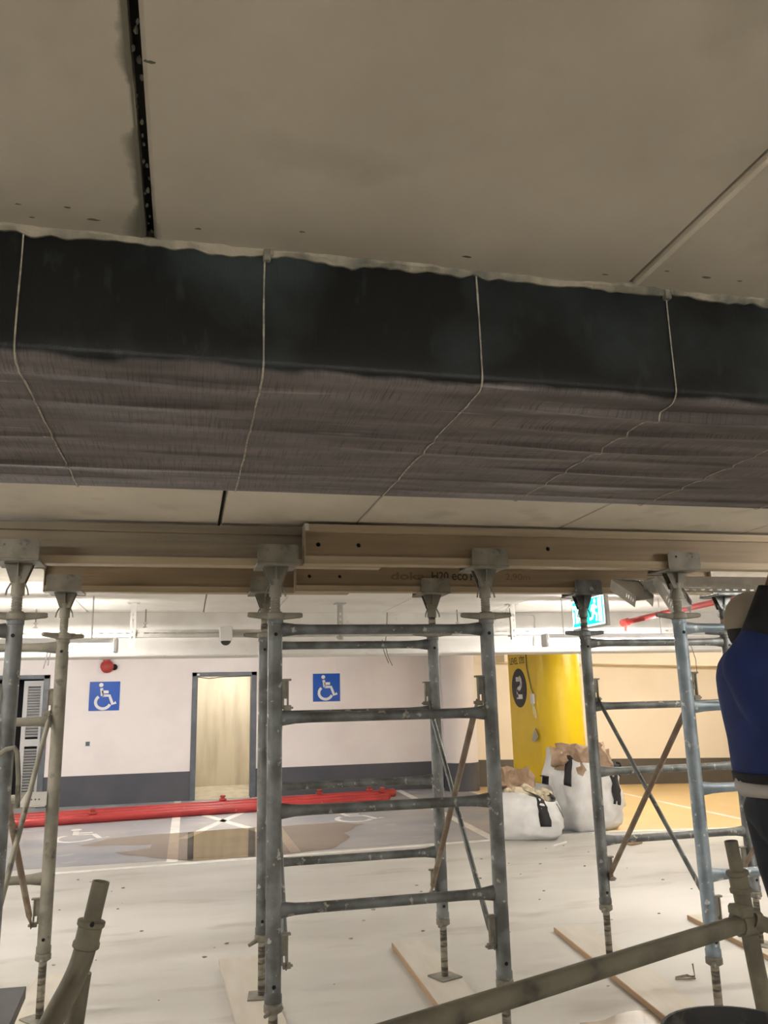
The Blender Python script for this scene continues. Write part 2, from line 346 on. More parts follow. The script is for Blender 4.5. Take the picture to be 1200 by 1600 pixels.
# puddle lying in the bays
pud = [(125, 1322), (170, 1312), (215, 1306), (275, 1302), (340, 1298), (400, 1293), (480, 1288), (530, 1286), (568, 1287), (552, 1294), (536, 1301), (548, 1308), (520, 1325), (470, 1333), (400, 1340), (300, 1346), (230, 1342), (180, 1333), (236, 1325), (236, 1320)]
pp = [atz(x, y) for x, y in pud]; dense = []
for i, p in enumerate(pp):
    q = pp[(i+1) % len(pp)]
    for k in range(5):
        v = p.lerp(q, k/5); dense.append((v.x+.05*mnoise.noise(v*3.1), v.y+.09*mnoise.noise(v*2.7+Vector((5, 0, 0))), .0045))
b = B(); b.quad(*dense)
pud_ = b.obj('puddle', M['water'], smooth=0)
if pud_.data.polygons[0].normal.z < 0: pud_.data.flip_normals()
tag(pud_, 'shallow brown rain puddle mirroring the doorway across the marked bays', 'puddle')
for (x0, y0), rr, lbl in (((-.75, 4.9), .38, 'small damp patch on the floor beside the left tower planks'), ((2.35, 4.15), .5, 'wet shiny patch on the floor below the diagonal foreground tube')):
    b = B(); b.prism([(x0+rr*(1+.35*mnoise.noise(Vector((k*.7, rr*9, 0))))*math.cos(k*PI/18), y0+.6*rr*(1+.4*mnoise.noise(Vector((k*.6, 3, rr))))*math.sin(k*PI/18), .001) for k in range(36)], (0, 0, 1), .0015)
    tag(b.obj('damp_patch', M['wet'], smooth=0), lbl, 'puddle')

# far wall with two door openings
D1 = (.09, 1.26); D2 = (-3.75, -2.36); DH = 2.235
b = B()
b.box(-12, D2[0], WY, WY+.22, 0, 2.75).box(D2[1], D1[0], WY, WY+.22, 0, 2.75).box(D1[1], 5.3, WY, WY+.22, 0, 2.75)
b.box(D1[0], D1[1], WY, WY+.22, DH, 2.75).box(D2[0], D2[1], WY, WY+.22, DH, 2.75)
struct(b.obj('wall_back', M['white_paint'], smooth=0))
b = B(); b.box(-12, D2[0], WY-.006, WY, 0, .5).box(D2[1], D1[0], WY-.006, WY, 0, .5).box(D1[1], 4.95, WY-.006, WY, 0, .5)
struct(b.obj('baseboard_back', M['slate'], smooth=0))
def sloped_box(b, x0, x1, y0, y1, z0, z1):
    v = [b.bm.verts.new((x, y, z+fz(x))) for z in (z0, z1) for x, y in ((x0, y0), (x1, y0), (x1, y1), (x0, y1))]
    for f in ((3, 2, 1, 0), (4, 5, 6, 7), (0, 1, 5, 4), (1, 2, 6, 5), (2, 3, 7, 6), (3, 0, 4, 7)): b.bm.faces.new([v[k] for k in f])
b = B(); sloped_box(b, 5.3, 16, WY+.05, WY+.25, -.1, 2.9); struct(b.obj('wall_far_right', M['cream'], smooth=0))
b = B(); sloped_box(b, 5.3, 16, WY+.04, WY+.05, -.02, .5); struct(b.obj('baseboard_right', M['brown_band'], smooth=0))
b = B(); sloped_box(b, 6.0, 16, WY-.5, WY+.05, 2.36, 2.8); struct(b.obj('trim_1', M['cream'], smooth=0))
b = B(); b.box(-12.2, -12, -9, 20, -.2, 2.9); struct(b.obj('wall_added_left', M['white_paint'], smooth=0))  # unseen side wall added to contain the light
b = B(); b.box(15.5, 15.7, -9, 20, -.6, 2.9); struct(b.obj('wall_added_right', M['cream'], smooth=0))  # unseen wall, added to keep the light in on this side
b = B(); b.box(-12, 16, -9.2, -9, -.4, 2.9); struct(b.obj('wall_added_front', M['white_paint'], smooth=0))  # unseen wall behind the camera, added to enclose the light

# doorway 1 (open) and the concrete lobby behind it
d1 = struct(thing('door_1', (D1[0], WY, 0), 'grey steel door frame around the open doorway', 'door'))
del d1['label']; del d1['category']
def door_frame(parent, x0, x1):
    for nm, bx in (('frame_jamb', (x0, x0+.10)), ('frame_jamb', (x1-.10, x1))):
        B().box(bx[0], bx[1], WY-.03, WY+.25, 0, DH, .006).obj(nm, M['frame_grey'], parent, smooth=0)
    B().box(x0, x1, WY-.03, WY+.25, DH-.07, DH, .006).obj('frame_head', M['frame_grey'], parent, smooth=0)
door_frame(d1, *D1)
B().box(D1[0]+.08, D1[0]+.13, WY-.032, WY-.028, DH-.055, DH-.02).obj('maker_plate', M['white'], d1, smooth=0)
b = B(); b.sweep([(D1[0]+.08, WY-.02, DH-.08), (D1[0]+.3, WY-.01, DH-.11), (D1[0]+.5, WY, DH-.09), (D1[1]-.1, WY, DH-.075)], .008, 6)
b.obj('loose_cable', M['black'], d1)
b = B(); b.box(-.9, 2.6, 18.3, 18.5, 0, 2.7).box(-.95, -.85, WY+.22, 18.4, 0, 2.7).box(2.5, 2.6, WY+.22, 18.4, 0, 2.7)
struct(b.obj('wall_lobby', M['bare'], smooth=0))
b = B(); b.box(-.9, 2.6, WY, 18.4, 0, .006); o = b.obj('lobby_floor', M['bare'], floor, smooth=0)
d2 = struct(thing('door_2', (D2[0], WY, 0), 'x', 'door')); del d2['label']; del d2['category']
door_frame(d2, *D2)
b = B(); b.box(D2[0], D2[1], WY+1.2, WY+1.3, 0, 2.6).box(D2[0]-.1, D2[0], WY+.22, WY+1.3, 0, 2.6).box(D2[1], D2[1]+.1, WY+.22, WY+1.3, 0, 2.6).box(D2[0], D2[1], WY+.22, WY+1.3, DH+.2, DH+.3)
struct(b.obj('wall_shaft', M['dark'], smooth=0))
# louvred leaf standing ajar
lx0, lx1 = -2.80, -2.47
for xa, xb_, za, zb_, nm in ((lx0, lx0+.07, .03, 2.14, 'leaf_stile'), (lx1-.05, lx1, .03, 2.14, 'leaf_stile'), (lx0+.07, lx1-.05, .03, .12, 'leaf_rail'), (lx0+.07, lx1-.05, 2.04, 2.14, 'leaf_rail'), (lx0+.07, lx1-.05, 1.02, 1.14, 'leaf_rail')):
    B().box(xa, xb_, WY+.10, WY+.14, za, zb_).obj(nm, M['louvre'], d2, smooth=0)
for k in range(40):
    z = .15+k*.0475
    if 1.0 < z < 1.16: continue
    b = B(); b.box(lx0+.06, lx1-.04, -.024, .024, -.004, .004, mtx=Matrix.Translation((0, WY+.12, z)) @ Matrix.Rotation(math.radians(-42), 4, 'X'))
    b.obj('slat', M['louvre'], d2, smooth=0)

# slab: dark backing with separate precast panels
ceiling = struct(B().box(-12, 16, -9, 20, CZ+.045, CZ+.3).obj('ceiling', M['joint'], smooth=0))
def panels(xb, y0, y1, gap, m, bev=.006):
    for i, (a, c) in enumerate(zip(xb, xb[1:])):
        g0 = gap.get(i, .004); g1 = gap.get(i+1, .004)
        B().box(a+g0, c-g1, y0, y1, CZ, CZ+.05, bev).obj('ceiling_panel', m, ceiling, smooth=0)
panels([-12, -8.2, -6.2, -4.15, -3.14, -2.12, -1.105, -.094, .925, 1.94, 2.955, 3.97, 5, 8, 16], -9, 1.52, {7: .0075, 8: .003}, M['ceil'], .007)
panels([-12, -8, -6, -4, -3.05, -2, -.93, .135, .815, 1.92, 3.05, 4.15, 5.2, 8, 12, 16], 2.42, 6.2, {7: .009, 8: .004}, M['ceil'], .004)
panels([-12, -8, -6, -4, -3.05, -2, -.93, .135, .815, 1.92, 3.05, 4.15, 5.2, 8, 12, 16], 6.2, 8.3, {7: .004, 8: .004}, M['ceil_far'], .004)
panels([-12, -6, 0, 5, 10, 16], 8.6, 20, {}, M['ceil_far'], .004)
b = B(); rg_ = []
for k in range(60):
    y = -9+k*.178; q = .010+.002*mnoise.noise(Vector((0, y*6, 3))); rg_.append([b.bm.verts.new((.929, y, CZ+.006)), b.bm.verts.new((.931, y, CZ-.001)), b.bm.verts.new((.931+q, y, CZ-.0025)), b.bm.verts.new((.931+q*1.7, y, CZ+.002))])
b.skin(rg_); b.obj('joint_edge_strip', M['pale_edge'], ceiling)  # paler strip along the joint edge
# crumbled mortar in the open joint, light arris on the next one, chipped bead along the beam
random.seed(3)
b = B()
for k in range(60):
    y = -.2+k*.029; p = Vector((-.094+random.uniform(-.006, .006), y+random.uniform(-.01, .01), CZ+random.uniform(.004, .014)))
    bm2 = bmesh.new(); bmesh.ops.create_icosphere(bm2, subdivisions=1, radius=random.uniform(.0025, .0055))
    for v in bm2.verts: v.co = Vector((v.co.x*.7, v.co.y*random.uniform(1, 2), v.co.z*.7))*random.uniform(.8, 1.2)
    b.merge(bm2, Matrix.Translation(p))
o = b.obj('joint_mortar', M['smear'], ceiling); o['kind'] = 'stuff'
b = B()
prev = None; k = 0; x = -1.2
rings = []
while x < 2.6:
    h = .012+.012*mnoise.noise(Vector((x*9, 1, 0)))+.008*mnoise.noise(Vector((x*31, 5, 0))); dpt = .014+.016*mnoise.noise(Vector((x*6, 9, 0)))+.008*mnoise.noise(Vector((x*37, 2, 0)))
    h = max(h, .004); dpt = max(dpt, .006)
    rings.append([b.bm.verts.new((x, 1.502, CZ+.004)), b.bm.verts.new((x, 1.500-dpt, CZ+.003)), b.bm.verts.new((x, 1.500-dpt*.8, CZ-h*.45)), b.bm.verts.new((x, 1.499-.004, CZ-h)), b.bm.verts.new((x, 1.502, CZ-h))])
    x += .009
b.skin(rings)
b.obj('mortar_bead', M['mortar'], ceiling, smooth=25)
random.seed(11)
b = B()
for k in range(16):
    x = random.uniform(-.35, 1.6); y = random.uniform(.95, 1.47) if k > 12 else random.uniform(1.4, 1.47)
    r = random.uniform(.0015, .0045); b.prism([(x+r*random.uniform(1.5, 3.2)*math.cos(a*PI/5), y+r*math.sin(a*PI/5)*random.uniform(.6, 1), CZ-.0007) for a in range(10)], (0, 0, 1), .002)
o = b.obj('surface_chips', M['smear'], ceiling, smooth=0); o['kind'] = 'stuff'

# ------------------------------------------------------------------ carbon wrapped beam
BY0, BY1, BZ = 1.5, 2.445, 2.272
wb = thing('wrapped_beam', (.5, (BY0+BY1)/2, BZ), 'wide low concrete beam wrapped in black carbon fibre fabric strips', 'beam')
B().box(-9, 12, BY0+.03, BY1-.03, BZ+.03, CZ+.04).obj('concrete_core', M['ceil'], wb, smooth=0)
prof = []                              # (y, z, ny, nz) once round the underside
R = .028
for k in range(9): prof.append((BY0, CZ-.002-(CZ-BZ-R-.002)*k/8, -1, 0))
for k in range(1, 6): a = k/6*PI/2; prof.append((BY0+R-R*math.cos(a), BZ+R-R*math.sin(a), -math.cos(a), -math.sin(a)))
nb = 210
for k in range(nb+1): prof.append((BY0+R+(BY1-BY0-2*R)*k/nb, BZ, 0, -1))
for k in range(1, 6): a = k/6*PI/2; prof.append((BY1-R+R*math.sin(a), BZ+R-R*math.cos(a), math.sin(a), -math.cos(a)))
for k in range(5): prof.append((BY1, BZ+R+(CZ-BZ-R-.002)*k/4, 1, 0))
RIDGE = [(1.572, .017, .014), (1.705, .013, .012), (1.82, .012, .012), (1.94, .010, .012), (2.06, .013, .013), (2.20, .012, .014), (2.33, .009, .013)]
def wave(x, y, ny, nz):
    d = 0
    if nz < -.5:
        for i, (c, amp, wd) in enumerate(RIDGE):
            cc = c+.045*mnoise.noise(Vector((x*.9, i*3.7, 0)))
            am = amp*(.45+1.3*mnoise.noise(Vector((x*1.3, i*7.1, 4))))
            tt = (y-cc)/wd; d += max(am, 0)*math.exp(-(tt*2.4)**2 if tt < 0 else -(tt/2.4)**2)*(-nz)   # folds that lap towards the camera side
        d += .0012*mnoise.noise(Vector((x*3, y*14, 2)))
    d += .0016*mnoise.noise(Vector((x*2.2, y*2.2, 7)))*abs(ny)
    return d
def pt(x, pr, lift=0.):
    y, z, ny, nz = pr; d = wave(x, y, ny, nz)+lift
    return Vector((x, y+ny*d, z+nz*d))
SEAM = [-9]+[round(-.322+.4475*k, 4) for k in range(-5, 10)]+[12]
def strip_mesh(x0, x1, lift):
    b = B(); n = max(2, int((x1-x0)/.028)) if x1-x0 < 1 else 60
    rings = [[b.bm.verts.new(pt(x0+(x1-x0)*i/n, pr, lift)) for pr in prof] for i in range(n+1)]
    b.skin(rings, closed=False); return b
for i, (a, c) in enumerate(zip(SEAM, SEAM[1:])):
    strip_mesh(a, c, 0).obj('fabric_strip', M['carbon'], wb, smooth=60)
for xx in SEAM[1:-1]:
    b = B(); rows = []
    for j, pr in enumerate(prof):
        wob = xx+.004*mnoise.noise(Vector((pr[0]*5+pr[1]*5, xx*3, 0))); hw = (.0017 if pr[3] > -.5 else .0021)+.0008*mnoise.noise(Vector((pr[0]*60, pr[1]*60, xx)))
        rows.append([b.bm.verts.new(pt(wob+q*hw, pr, .003 if abs(q) == 1 else .0045)) for q in (-1, 0, 1)])
    b.skin(rows, closed=False); b.obj('seam_thread', M['thread'], wb)
for xx in (.130, 1.020):               # dabs of plaster holding the seam tops
    b = B(); b.box(xx-.007, xx+.008, BY0-.014, BY0+.002, CZ-.022, CZ+.003, .002); b.box(xx+.004, xx+.012, BY0-.016, BY0-.004, CZ-.012, CZ+.003, .002)
    b.obj('plaster_dab', M['mortar'], wb)

# ------------------------------------------------------------------ white downstand beam in front of the far bay
DY = 8.23
db = B(); db.box(-12, 16, DY, DY+.5, 2.115, CZ+.02, .012)
tag(db.obj('downstand_beam', M['white_beam'], smooth=0), 'white painted downstand ceiling beam crossing behind the shoring towers', 'beam')

# ------------------------------------------------------------------ fluorescent battens
def batten(x0, x1, y, z, label, rod=True, tr=.034):
    t = thing('batten_light', ((x0+x1)/2, y, z), label, 'ceiling light', 'fluorescent battens')
    b = B(); b.box(x0, x1, y-.03, y+.03, z+.036, z+.085, .01); b.obj('housing', M['louvre'], t, smooth=0)
    for xa in (x0, x1-.026): B().box(xa-.004, xa+.03, y-.055, y+.055, z-.03, z+.088, .008).obj('end_cap', M['white'], t, smooth=0)
    b = B(); b.sweep([(x0+.03, y, z+.03-tr), (x1-.03, y, z+.03-tr)], tr, 14); b.obj('lit_tube', M['tube'], t)
    if rod and z < CZ-.1:
        for xx in (x0+.2, x1-.2):
            B().tube((xx, y, z+.08), (xx, y, CZ), .006, 6).obj('hanger_rod', M['steel_light'], t)
    return t
batten(-1.95, -.555, 7.0, 2.105, 'lit fluorescent batten hanging above the louvred door, left of the picture', tr=.023)
batten(3.135, 4.53, 7.0, 2.12, 'lit fluorescent batten hanging left of the red sprinkler pipe, right of the picture', tr=.023)
ORD = ('first', 'second', 'third', 'fourth', 'fifth')  # unseen battens below are added out of view to match the brightness
for y_, z_, xl, wh in ((12.8, CZ-.10, (-6.0, -2.6, .8, 7.2, 10.4), 'far bay ceiling near the far wall'), (9.9, CZ-.10, (-4.5, 6.6), 'far bay ceiling just behind the downstand beam'), (4.55, CZ-.088, (-2.35, 4.75), 'slab beside the shoring towers'), (2.70, CZ-.088, (-2.5, 4.4), 'slab just beyond the wrapped beam'), (-3.2, CZ-.10, (-4.5, -1.0, 2.5, 6.0), 'slab behind the photographer')):
    for k, xx in enumerate(xl):
        batten(xx-.7, xx+.7, y_, z_, f'{ORD[k]} added unseen batten from left on the {wh}')
batten(.3, 1.3, 17.2, CZ-.1, 'added unseen batten in the concrete lobby behind the doorway')  # unseen lamp added to light the lobby

# ================================================================== SHORING TOWERS
FY, RY = 4.05, 5.20                     # front and rear row
TX = {'left': -1.86, 'middle': .41, 'right': 2.62}; FW = 1.09
def tx(tw, y): return TX[tw]+((.012 if tw == 'right' else .05) if y == RY else 0)   # the rear row stands a little further right
RZ = (.735, 1.160, 1.580, 2.0); P0, P1 = .36, 2.045
PR = .0355
def make_frame(m):
    t = bpy.data.objects.new('scaffold_frame', None); C.objects.link(t)
    for x in (0, FW):
        b = B(); b.lathe([(PR+.004, P0), (PR+.004, P0+.03), (PR, P0+.035), (PR, P1-.02), (PR+.003, P1-.018), (PR+.003, P1)], (x, 0, 0), 18)
        p = b.obj('post', m, t, local=True)
        for z in (P0+.07, P1-.07): B().tube((x, -PR-.001, z), (x, -PR+.006, z), .009, 10).obj('pin_hole', M['hole'], p, local=True)
    for z in RZ:
        b = B(); n = 14; pts = []; rz = []; ry = []
        for k in range(n+1):
            u = k/n; x = PR*.6+(FW-PR*1.2)*u; e = min(u, 1-u)*FW; f = max(0, 1-e/.10)
            pts.append((x, 0, z)); rz.append(.0245+.013*f); ry.append(.0245-.006*f)
        b.sweep(pts, rz, 12, up=(0, 0, 1), ry=ry); b.obj('rung', m, t, local=True)
    for x, s in ((0, 1), (FW, -1)):
        for z in (1.69, .565):
            b = B(); x0 = x+s*PR*.9
            def bx(a, c, y0, y1, z0, z1): b.box(min(x0+s*a, x0+s*c), max(x0+s*a, x0+s*c), y0, y1, z0, z1, .002)
            bx(0, .030, -.006, .006, z-.02, z+.07); bx(.026, .034, -.012, .012, z-.05, z+.07); bx(0, .046, -.014, .014, z+.064, z+.074)
            bx(0, .012, -.008, .008, z-.06, z-.02); bx(.01, .046, -.010, .010, z-.075, z-.05); bx(.030, .056, -.006, .006, z-.068, z-.058)
            b.obj('brace_clip', M['galv_dirty'], t, local=True, smooth=0)
    return t
def mk(z): pass
protoA = make_frame(M['galv'])
def recolor(root, m):
    for ch in root.children:
        if ch.name.split('.')[0] in ('post', 'rung'):
            ch.data = ch.data.copy(); ch.data.materials[0] = m
WHERE = {('left', 'front'): 'steel shoring frame of the left tower, front row, mostly beyond the left picture edge',
         ('left', 'rear'): 'steel shoring frame of the left tower, rear row, in front of the louvred door',
         ('middle', 'front'): 'steel ladder-like shoring frame of the middle tower, nearest the camera',
         ('middle', 'rear'): 'steel ladder-like shoring frame of the middle tower, rear row',
         ('right', 'front'): 'bluish-lit steel shoring frame of the right tower beside the worker',
         ('right', 'rear'): 'dark steel shoring frame of the right tower, in front of the sacks'}
first = True
for tw in ('left', 'middle', 'right'):
    for row, y in (('front', FY), ('rear', RY)):
        fr = protoA if first else copy_tree(protoA); first = False
        fr.location = (tx(tw, y), y, 0)
        tag(fr, WHERE[tw, row], 'scaffold frame', 'shoring frames')
        if (tw, row) == ('right', 'front'): recolor(fr, M['galv_lit'])
        if (tw, row) == ('left', 'rear'): recolor(fr, M['galv_dirty'])

# jacks
ZB = {FY: 2.315, RY: 2.33}              # underside of the timber beams
def head_mesh_thing(ht, ang, double, front, m_head, m_sp):
    t = bpy.data.objects.new('head_jack', None); C.objects.link(t)    # origin on the plate the beam rests on
    b = B(); b.tube((0, 0, -ht-.25), (0, 0, -.10), .0225, 14)
    for k in range(7): b.lathe([(.0225, 0), (.0248, .004), (.0225, .008)], (0, 0, -ht+.05+k*.012), 14, caps=False)
    sp = b.obj('spindle', m_sp, t, local=True)
    b = B(); b.lathe([(.030, -.155), (.030, -.085), (.034, -.08), (.034, -.07), (.024, -.065)], (0, 0, 0), 16); b.obj('socket', m_head, t, local=True)
    b = B()
    w0 = .10                             # flared gussets
    for yy in (-.028, .020): b.prism([(-.028, yy, -.10), (.028, yy, -.10), (w0*.62, yy, -.010), (-w0*.62, yy, -.010)], (0, 1, 0), .006)
    b.prism([(-.004, -.05, -.01), (-.004, .05, -.01), (-.004, .026, -.10), (-.004, -.026, -.10)], (1, 0, 0), .008)
    b.obj('gusset', m_head, t, local=True, smooth=0)
    b = B(); b.box(-.10, .10, -.115, .115, -.010, 0, .002); b.obj('bearing_plate', m_head, t, local=True, smooth=0)
    for s in (-1, 1):
        me = plate_mesh([(-.098, -.012), (.098, -.012), (.098, .075), (.088, .088), (-.088, .088), (-.098, .075)], [circ(-.048, .062, .006, 8), circ(.048, .062, .006, 8)], .006, basis((0, s*.106, 0), *FACE_FRONT))
        link('fork_plate', me, m_head, t, local=True, smooth=0)
    for s in (-1, 1): B().sweep([(s*.030, -.01, -.10), (s*.044, -.014, -.13), (s*.048, -.014, -.155)], .004, 6).obj('spring_clip', m_head, t, local=True)
    b = B(); b.lathe([(.036, -ht), (.044, -ht+.006), (.044, -ht+.03), (.030, -ht+.042)], (0, 0, 0), 16)
    nut = b.obj('wing_nut', m_head, t, local=True)
    for s in (-1, 1):
        b = B(); d = Vector((math.cos(ang), math.sin(ang), .06*s)); c0 = Vector((0, 0, -ht+.018))
        b.sweep([c0+d*s*.035, c0+d*s*.09, c0+d*s*.125, c0+d*s*.135], [.018, .015, .013, .010], 8); b.obj('nut_handle', m_head, nut, local=True)
    return t
def base_jack(gnd, ang, m_p, m_s):
    t = bpy.data.objects.new('base_jack', None); C.objects.link(t)    # origin at the underside of the foot plate
    b = B(); b.tube((0, 0, .006), (0, 0, P0-gnd+.1), .021, 14); b.obj('spindle', m_s, t, local=True)
    b = B(); b.box(-.075, .075, -.075, .075, 0, .008, .002, mtx=Matrix.Rotation(ang*.4, 4, 'Z')); b.obj('foot_plate', m_p, t, local=True, smooth=0)
    h = P0-gnd
    b = B(); b.lathe([(.026, h-.045), (.042, h-.035), (.042, h-.008), (.034, h)], (0, 0, 0), 14); n = b.obj('wing_nut', m_p, t, local=True)
    d = Vector((math.cos(ang), math.sin(ang), -.35))
    c0 = Vector((0, 0, h-.02)); B().sweep([c0+d*.03, c0+d*.085], [.014, .010], 8).obj('nut_handle', m_p, n, local=True)
    B().sweep([c0-d*.03+Vector((0, 0, -.02)), c0-d*.075+Vector((0, 0, -.04))], [.014, .008], 8).obj('nut_handle', m_p, n, local=True)
    return t
PLANK_Z = .032
ROWN = {FY: 'front', RY: 'rear'}
ang_list = {('left', FY, 1): .15, ('middle', FY, 0): .1, ('middle', FY, 1): -.05, ('right', FY, 0): .02, ('left', RY, 1): .7, ('middle', RY, 0): 2.7, ('middle', RY, 1): .05, ('right', RY, 0): -.1}
for tw in ('left', 'middle', 'right'):
    for y in (FY, RY):
        for sd in (0, 1):
            x = tx(tw, y)+FW*sd
            ht = ZB[y]-P1; side = ('left', 'right')[sd]
            mh = M['galv_dirty'] if (tw, y) != ('right', RY) else M['galv']
            t = head_mesh_thing(ht, ang_list.get((tw, y, sd), random.uniform(-.5, .5)), True, True, mh, M['spindle'] if y == RY and tw != 'left' else M['galv_dirty'])
            t.location = (x, y, ZB[y])
            tag(t, f'forked head jack under the {ROWN[y]} beam, {side} post of the {tw} tower', 'scaffold jack', 'head jacks under the timber beams')
            g = PLANK_Z
            t = base_jack(g, ang_list.get((tw, y, sd), .4)+.9, M['galv_dirty'], M['spindle'])
            t.location = (x, y, g)
            tag(t, f'screw foot jack under the {side} post of the {tw} tower, {ROWN[y]} row', 'scaffold jack', 'foot jacks on the planks')
# floor planks under the feet
plk = 0
PL = [(-1.86, .01, 'dusty timber plank under the feet of the left tower, outer side'), (-.77, -.03, 'dusty timber plank under the right-hand feet of the left tower'), (.43, .04, 'pale dusty timber plank under the left-hand feet of the middle tower'),
      (1.50, -.035, 'timber plank with a raw orange edge under the right-hand feet of the middle tower'), (2.62, -.10, 'timber plank with a raw orange edge under the left-hand feet of the right tower'), (3.71, -.09, 'timber plank under the right-hand feet of the right tower')]
for x, rz, lb in PL:
    t = thing('floor_plank', (x, 4.75, 0), lb, 'plank', 'sole planks under the towers')
    t.rotation_euler.z = rz
    bbw = .125
    B().box(-bbw, bbw, -1.35, 1.25, .001, PLANK_Z, .003).obj('board', M['plank'], t, local=True, smooth=0)
    B().box(-bbw-.004, -bbw+.006, -1.345, 1.245, .001, PLANK_Z+.001, .002).obj('raw_edge', M['plank_edge'] if x > 1 else M['plank'], t, local=True, smooth=0)
# diagonal braces joining front and rear frames
def brace(x, z0, z1, m, label, wd=.0135, dx=0.):
    b = B(); a, c = Vector((x, FY, z0)), Vector((x+dx, RY, z1)); d = (c-a).normalized()
    b.sweep([a-d*.01, a+d*.05, a+d*.09, c-d*.09, c-d*.05, c+d*.01], [.018, .018, wd, wd, .018, .018], 10, up=(0, 0, 1), ry=[.004, .004, wd, wd, .004, .004])
    t = thing('diagonal_brace', a, label, 'scaffold brace', 'diagonal braces')
    b.obj('tube', m, t)
    B().tube((x-.016, a.y, a.z), (x+.016, a.y, a.z), .008, 8).obj('pin', M['galv_dirty'], t); B().tube((c.x-.016, c.y, c.z), (c.x+.016, c.y, c.z), .008, 8).obj('pin', M['galv_dirty'], t)
zt, zl = 1.63, .50
for tw, sd, mu, md in (('left', 1, M['galv_dirty'], M['rusty']), ('middle', 0, M['galv'], M['galv']), ('middle', 1, M['galv'], M['rusty']), ('right', 0, M['galv'], M['rusty']), ('right', 1, M['galv'], M['rusty'])):
    x = TX[tw]+FW*sd+(.05 if sd == 0 else -.05); side = ('left', 'right')[sd]
    brace(x+.008, zl, zt, mu, f'grey diagonal brace rising to the rear on the {side} side of the {tw} tower', dx=tx(tw, RY)-TX[tw])
    brace(x-.022, zt, zl, md, f'brown diagonal brace falling to the rear on the {side} side of the {tw} tower', .016, dx=tx(tw, RY)-TX[tw])

# timber formwork beams
def hbeam(x0, x1, yc, zb, web_m, label, holes_at, slope=.006):
    t = thing('formwork_beam', (x0, yc, zb), label, 'timber beam', 'timber formwork beams')
    L = x1-x0
    B().box(0, L, -.04, .04, 0, .04, .003).obj('bottom_flange', M['wood_flange'], t, local=True, smooth=0)
    B().box(0, L, -.04, .04, .16, .20, .003).obj('top_flange', M['wood_flange'] if web_m is not M['wood_grey'] else web_m, t, local=True, smooth=0)
    me = plate_mesh(rect(.002, L-.002, .036, .164), [circ(h, .10, .0115, 16) for h in holes_at], .030, basis((0, 0, 0), *FACE_FRONT))
    web = link('web', me, web_m, t, local=True, smooth=30)
    for h in holes_at: B().tube((h, -.004, .10), (h, .004, .10), .0118, 14).obj('hole_shade_plug', M['hole'], t, local=True)  # dark plug stands for the shade inside each drilled hole
    for xx in (0, L):
        B().box(xx-.003, xx+.003, -.042, .042, .0, .2, .001).obj('end_cap', M['wood_flange'], t, local=True, smooth=0)
    if holes_at and holes_at[0] < 1:
        B().box(.0, .02, -.043, -.038, .165, .2, .001).obj('corner_plate', M['steel_light'], t, local=True, smooth=0)
    return t
fl = hbeam(-3.2, .95, FY+.055, ZB[FY], M['wood_grey'], 'weathered grey timber formwork beam, front row, running out of the picture on the left', [4.0])
frn = hbeam(.545, 4.1, FY-.045, ZB[FY], M['wood_web'], 'yellow-brown timber formwork beam, front row, with two drilled holes near its end', [.07, .275, 1.3, 3.3])
rl = hbeam(-.85, 1.0, RY+.055, ZB[RY], M['wood_web'], 'short timber formwork beam, rear row, starting above the left tower', [1.7])
rr = hbeam(.645, 3.6, RY-.045, ZB[RY], M['wood_web'], 'timber formwork beam, rear row, stamped with dark lettering', [.09, .285, 2.7])
def stamp(txt, px0, px1, pyb, h, m, bold=0.):
    yy = RY-.045-.0155
    p0 = at(px0, pyb, yy); p1 = at(px1, pyb, yy)
    me = text_mesh(txt, h, p1.x-p0.x, basis((p0.x, yy, ZB[RY]+.083), *FACE_FRONT), .0012, bold)
    link('stamped_lettering', me, m, rr, smooth=0)
stamp('doka', 611, 664, 905, .050, M['ink2'], .02); stamp('H20', 675, 701, 905, .055, M['ink'], .02); stamp('eco', 706, 731, 905, .043, M['ink'], .02); stamp('P', 735, 743, 905, .055, M['ink'], .02); stamp('2,90m', 790, 828, 905, .048, M['ink2'])

